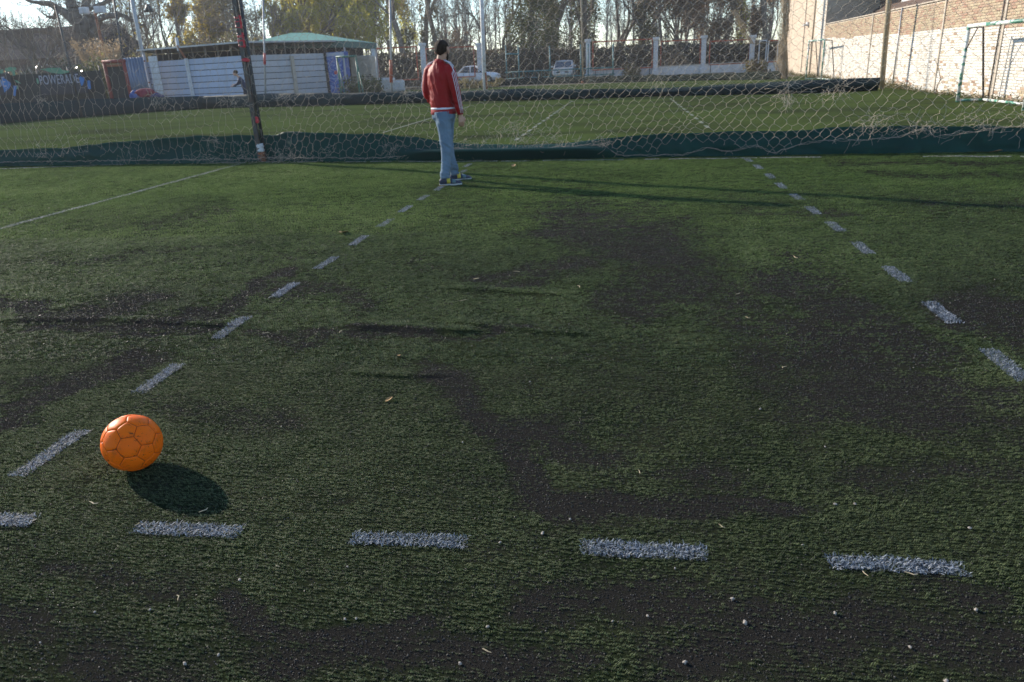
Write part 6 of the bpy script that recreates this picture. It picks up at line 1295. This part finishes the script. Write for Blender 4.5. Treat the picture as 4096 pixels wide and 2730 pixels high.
limb(jn, [Rhp + Vector((0, 0, .0)), Rhp + Vector((.005, -.01, -.12)), Rkn, Vector((-.045, -.172, .25)), Ran + Vector((.006, 0, -.012))], [.104, .098, .070, .060, .056]); limb(jn, [Lhp, Lhp + Vector((.008, .01, -.12)), Lkn, Vector((.035, .175, .26)), Lan + Vector((0, 0, -.012))], [.102, .096, .066, .058, .055])
jnm = fuse(jn, .0065, 3, 'jeans', folds(2.0, .007, 12, 9, ((.80, .07, .010, 13), (.50, .12, .014, 14), (.16, .12, .017, 18)))); jeans = link('jeans', jnm, M['jeans'], man)
pk_ = MB(); bc_ = Vector((-.018, 0, .845)); bk_ = (-FT * .9 + RT * .35).normalized(); rr_ = bk_.cross(up)
for s in (-1,): pk_.box((bc_ + bk_ * .122 + rr_ * .06 * s), (.11, .012, .12), 0, Matrix((rr_, bk_, up)).transposed())
pk_.build('back_pocket', M['jeans'], jeans, bevel=.005)
d1 = Vector((1, .02, 0)); d2 = Vector((.93, .12, 0)); shoe(man, Ran + Vector((-.075, .0, -.102)), d1); shoe(man, Lan + Vector((-.075, 0, -.102)), d2)
hr = MB(); pw_ = lambda v, e: math.copysign(abs(v) ** e, v)
hr.rings([[HL(.0815 * pw_(math.sin(a_), .95) * math.cos(2 * PI * i / 36), -.012 + .0985 * pw_(math.sin(a_), .95) * math.sin(2 * PI * i / 36), .022 + .091 * pw_(math.cos(a_), .93)) for i in range(36)][::-1] for a_ in [PI * (j + .04) / 22.08 for j in range(23)]]); hm = hr.mesh('hair', True)
V = np.array([v.co[:] for v in hm.vertices]); inv = np.array(M3.transposed()); loc = (V - np.array(head_c)) @ inv.T
bmh = [f for f in hr.f if all((loc[i][2] > -.078 + abs(loc[i][0]) * .35 + max(0, loc[i][1] + .075) * 1.0) and not (abs(loc[i][0]) > .055 and -.045 < loc[i][1] < .035 and loc[i][2] < .036) and not (loc[i][1] > .055 and loc[i][2] < .062) for i in f)]
V2 = V + (np.random.default_rng(2).normal(0, 1, V.shape) * .0016); low = loc[:, 2] < -.02; V2[low] = V2[low] + (np.array(HL(0, -.013, .020)) - V2[low]) * .055
ho = MB(); ho.v = [tuple(p) for p in V2]; ho.f = bmh; o = ho.build('hair', M['hair'], man, True); sd_ = o.modifiers.new('s', 'SUBSURF'); sd_.levels = 1; sd_.render_levels = 1; solid(o, .007)
bd_ = MB(); bd_.rings([[HL(x, y, z) for x, y, z in ((-.064 * s, .0, -.055 + dz), (-.056 * s, .04, -.075 + dz), (-.035 * s, .075, -.094 + dz), (0, .092 * s, -.10 + dz), (.035 * s, .075, -.094 + dz), (.056 * s, .04, -.075 + dz), (.064 * s, .0, -.055 + dz), (.0, .0, -.07 + dz))] for s, dz in ((1.0, .035), (1.06, .015), (1.03, -.012), (.85, -.025))]); bd_.build('beard', M['hair'], man, True)
for q in (-1, 1):
    e_ = MB(); ball_(e_, HL(q * .031, .078, .012), .011, .011, .010, M3, 10); e_.build('eye', M['sole'], man, True)

# ---- the child leaning on the far tarp
M['kid_jacket'] = simple('dark_blue_coat', (0.03, 0.035, 0.07), (0.02, 0.022, 0.045), 10, .8, bump=.4); M['kid_pants'] = simple('dark_trousers', (0.03, 0.032, 0.045), (0.02, 0.02, 0.03), 10, .85)
Yk = float(mid_at(mid_s(975))[1]) + .55; pk0 = at(978, 380, Yk); kid = MB(); FK = Vector((-.95, -.3, 0)).normalized(); RK = Vector((FK.y, -FK.x, 0)); hk = Vector((-.22, -.05, 1.36)); m3, hl_ = head_shape(kid, hk, FK, RK, .95)
limb(kid, [hk + Vector((.02, 0, -.05)), Vector((-.10, 0, 1.18)), Vector((-.04, 0, 1.1))], [.05, .05, .07]); kid.rings([ell((x, 0, z), FK, RK, a, b) for x, z, a, b in ((-.09, 1.17, .10, .07), (-.06, 1.08, .14, .09), (.02, .92, .13, .09), (.10, .74, .13, .10))])
for s in (-1, 1):
    a = Vector((-.07, 0, 1.10)) + RK * .14 * s; e = Vector((-.20, 0, .92)) + RK * .17 * s; w = Vector((-.42, -.02, .88 + .03 * s)) + RK * .10 * s; limb(kid, [a, e, w], [.045, .038, .026]); hand(kid, w, FK + Vector((0, 0, -.1)), Vector((0, 0, -1)), -RK * s, .85, .5)
    h = Vector((.10, 0, .72)) + RK * .07 * s; k = Vector((.03, 0, .40)) + RK * .08 * s; n_ = Vector((.10, 0, .07)) + RK * .09 * s; limb(kid, [h, k, n_], [.07, .05, .034]); kid.tube([n_, n_ + FK * .1 + Vector((0, 0, -.045))], [.034, .03], 8)
kd = link('person', fuse(kid, .010, 3, 'person'), M['skin'], None, (pk0.x, Yk, 0)); kd.scale = (1.28, 1.28, 1.28); tag(kd, 'child in dark clothes leaning forward beside the pale shed boards', 'person')
kj = MB(); kj.rings([ell((x, 0, z), FK, RK, a, b) for x, z, a, b in ((-.10, 1.19, .09, .075), (-.06, 1.09, .16, .11), (.02, .92, .15, .11), (.09, .74, .16, .12), (.10, .68, .15, .12))])
for s in (-1, 1): limb(kj, [Vector((-.07, 0, 1.10)) + RK * .14 * s, Vector((-.20, 0, .92)) + RK * .17 * s, Vector((-.39, -.02, .885 + .03 * s)) + RK * .10 * s], [.062, .054, .040])
link('coat', fuse(kj, .012, 3, 'coat', folds(2, .008, 12, 3)), M['kid_jacket'], kd); kp = MB()
for s in (-1, 1): limb(kp, [Vector((.10, 0, .74)) + RK * .07 * s, Vector((.03, 0, .40)) + RK * .08 * s, Vector((.10, 0, .08)) + RK * .09 * s], [.09, .066, .054])
link('trousers', fuse(kp, .012, 3, 'trousers'), M['kid_pants'], kd)
for s in (-1, 1): shoe(kd, Vector((.10, 0, 0)) + RK * .09 * s - FK * .06, FK, .22, ('trim', 'sole', 'trim', 'trim'))
hh_ = MB(); ball_(hh_, hl_(0, -.016, .042), .084, .098, .086, m3, 18); hh_.build('hair', M['hair'], kd, True)

# ================================================================== LITTER ON THE TURF
M['pebble'] = simple('pale_pebble', (0.34, 0.29, 0.24), (0.22, 0.20, 0.18), 60, .85); M['straw'] = simple('dry_straw', (0.50, 0.40, 0.25), (0.36, 0.28, 0.17), 60, .8); M['leaf_dry'] = simple('fallen_leaf', (0.38, 0.22, 0.07), (0.26, 0.14, 0.05), 60, .7)
rng = np.random.default_rng(77)
def pebble_mesh(seed):
    r = np.random.default_rng(seed); m = MB(); rg = []
    for j in range(5): ph_ = PI * (j + .12) / 4.24; rg.append([(math.sin(ph_) * math.cos(2 * PI * i / 7) * r.uniform(.6, 1.35), math.sin(ph_) * math.sin(2 * PI * i / 7) * r.uniform(.45, 1.05), .55 * math.cos(ph_)) for i in range(7)][::-1])
    me = m.rings(rg).mesh('pebble'); me.materials.append(M['pebble']); return me
PM = [pebble_mesh(i) for i in range(4)]
def gz(x, y): return float(height_at(np.array([x]), np.array([y]))[0])
peb = [(2170, 2132, 9), (2980, 2490, 12), (2930, 2395, 9), (3340, 2452, 9), (3905, 2434, 8), (3640, 2585, 8), (2740, 2645, 10), (3785, 2722, 10), (2590, 2460, 7), (2450, 2480, 6), (960, 2325, 9), (740, 2658, 11), (875, 2625, 8), (1425, 2475, 7), (1380, 2478, 7), (1840, 2650, 9), (1950, 2505, 8), (2000, 2170, 7), (3340, 2018, 8), (3420, 2015, 7), (3880, 2110, 7), (2280, 2075, 6), (1850, 1770, 6), (3040, 1640, 6), (2700, 2270, 6), (3210, 2180, 6), (1390, 2270, 6), (600, 2440, 6), (380, 2450, 6), (160, 2570, 7), (2120, 1530, 5), (3300, 1790, 5)]
for px, py, sz in peb:
    p = onground(px, py); s = sz * .00027 * (p.y + 1.2); o = bpy.data.objects.new('pebble', PM[rng.integers(0, 4)]); COL.objects.link(o); o.location = (p.x, p.y, gz(p.x, p.y) + s * .25 + .003); o.scale = (s, s * rng.uniform(.7, 1), s); o.rotation_euler = (0, 0, rng.uniform(0, 6)); tag(o, 'small pale pebble lying loose on the worn turf', 'pebble', 'pebbles scattered over the turf')
def straw_mesh(seed):
    r = np.random.default_rng(seed); m = MB(); P = [(0, 0, .002)]; a = 0
    for k in range(3): a += r.normal(0, .35); P.append((P[-1][0] + math.cos(a) * .34, P[-1][1] + math.sin(a) * .34, .004))
    me = m.tube(P, [.045, .06, .05, .03], 5).mesh('straw'); me.materials.append(M['straw']); return me
SM = [straw_mesh(i) for i in range(4)]
stw = [(833, 2038, .6), (395, 2020, .7), (710, 2392, .5), (1105, 2272, .3), (3190, 1040, .6), (3130, 1482, .5), (1080, 560, .3), (2900, 2120, .4), (3670, 2300, .6), (1915, 1120, .6), (2080, 1095, .5), (1840, 1210, .5), (1370, 1330, .6), (2310, 1150, .5), (1050, 1340, .5), (2960, 1180, .5), (3000, 1280, .4), (1930, 2600, .5), (3450, 2290, .4), (560, 2100, .4), (2560, 1900, .4)]
for px, py, s in stw:
    p = onground(px, py); o = bpy.data.objects.new('straw', SM[rng.integers(0, 4)]); COL.objects.link(o); o.location = (p.x, p.y, gz(p.x, p.y) + .012); s = s * (.05 + .016 * p.y) * .75; o.scale = (s, s, s * .7); o.rotation_euler = (0, rng.normal(0, .1), rng.uniform(0, 6)); tag(o, 'bit of dry straw lying on the turf', 'straw', 'straw bits scattered over the turf')
def leaf_thing(px, py, L, lab):
    p = onground(px, py); m = MB(); n = 8
    V = [(x * L, w * L, .012 + .25 * L * abs(w) + .1 * L * math.sin(x * 3)) for x, w in [(-.5, 0), (-.3, .18), (0, .28), (.3, .16), (.5, 0), (.3, -.16), (0, -.28), (-.3, -.18)]]; V.append((0, 0, .010)); F = [(8, i, (i + 1) % 8) for i in range(8)]
    o = m.add(V, F).build('fallen_leaf', M['leaf_dry'], None, False, (p.x, p.y, gz(p.x, p.y))); solid(o, .001); o.rotation_euler.z = rng.uniform(0, 6); tag(o, lab, 'leaf')
leaf_thing(1375, 936, .16, 'orange brown fallen leaf left of the dashed line'); leaf_thing(1557, 1608, .045, 'small tan leaf on the turf in the middle of the dashed box'); leaf_thing(3975, 612, .20, 'fallen leaves scrap against the tarp foot at the right'); leaf_thing(2055, 665, .12, 'brown fallen leaf just right of the standing man'); leaf_thing(1597, 1428, .035, 'tiny tan leaf above the small one in the box')

# ================================================================== HAZE (thin volume added to lift the dark tones of the trees)
hm = bpy.data.materials.new('tone_lift_haze'); hm.use_nodes = True; nt = hm.node_tree; nt.nodes.clear()
ho_ = nt.nodes.new('ShaderNodeOutputMaterial'); pv = nt.nodes.new('ShaderNodeVolumePrincipled'); pv.inputs['Color'].default_value = (0.93, 0.95, 1.0, 1); pv.inputs['Density'].default_value = 0.00048; pv.inputs['Anisotropy'].default_value = 0.3
nt.links.new(pv.outputs[0], ho_.inputs['Volume'])
hz_ = MB(); hz_.box((0, 250, 11.4), (920, 820, 24.8)); tag(hz_.build('haze', hm), 'thin pale haze added over the whole ground to lift the dark tree tones', 'haze', kind='stuff')
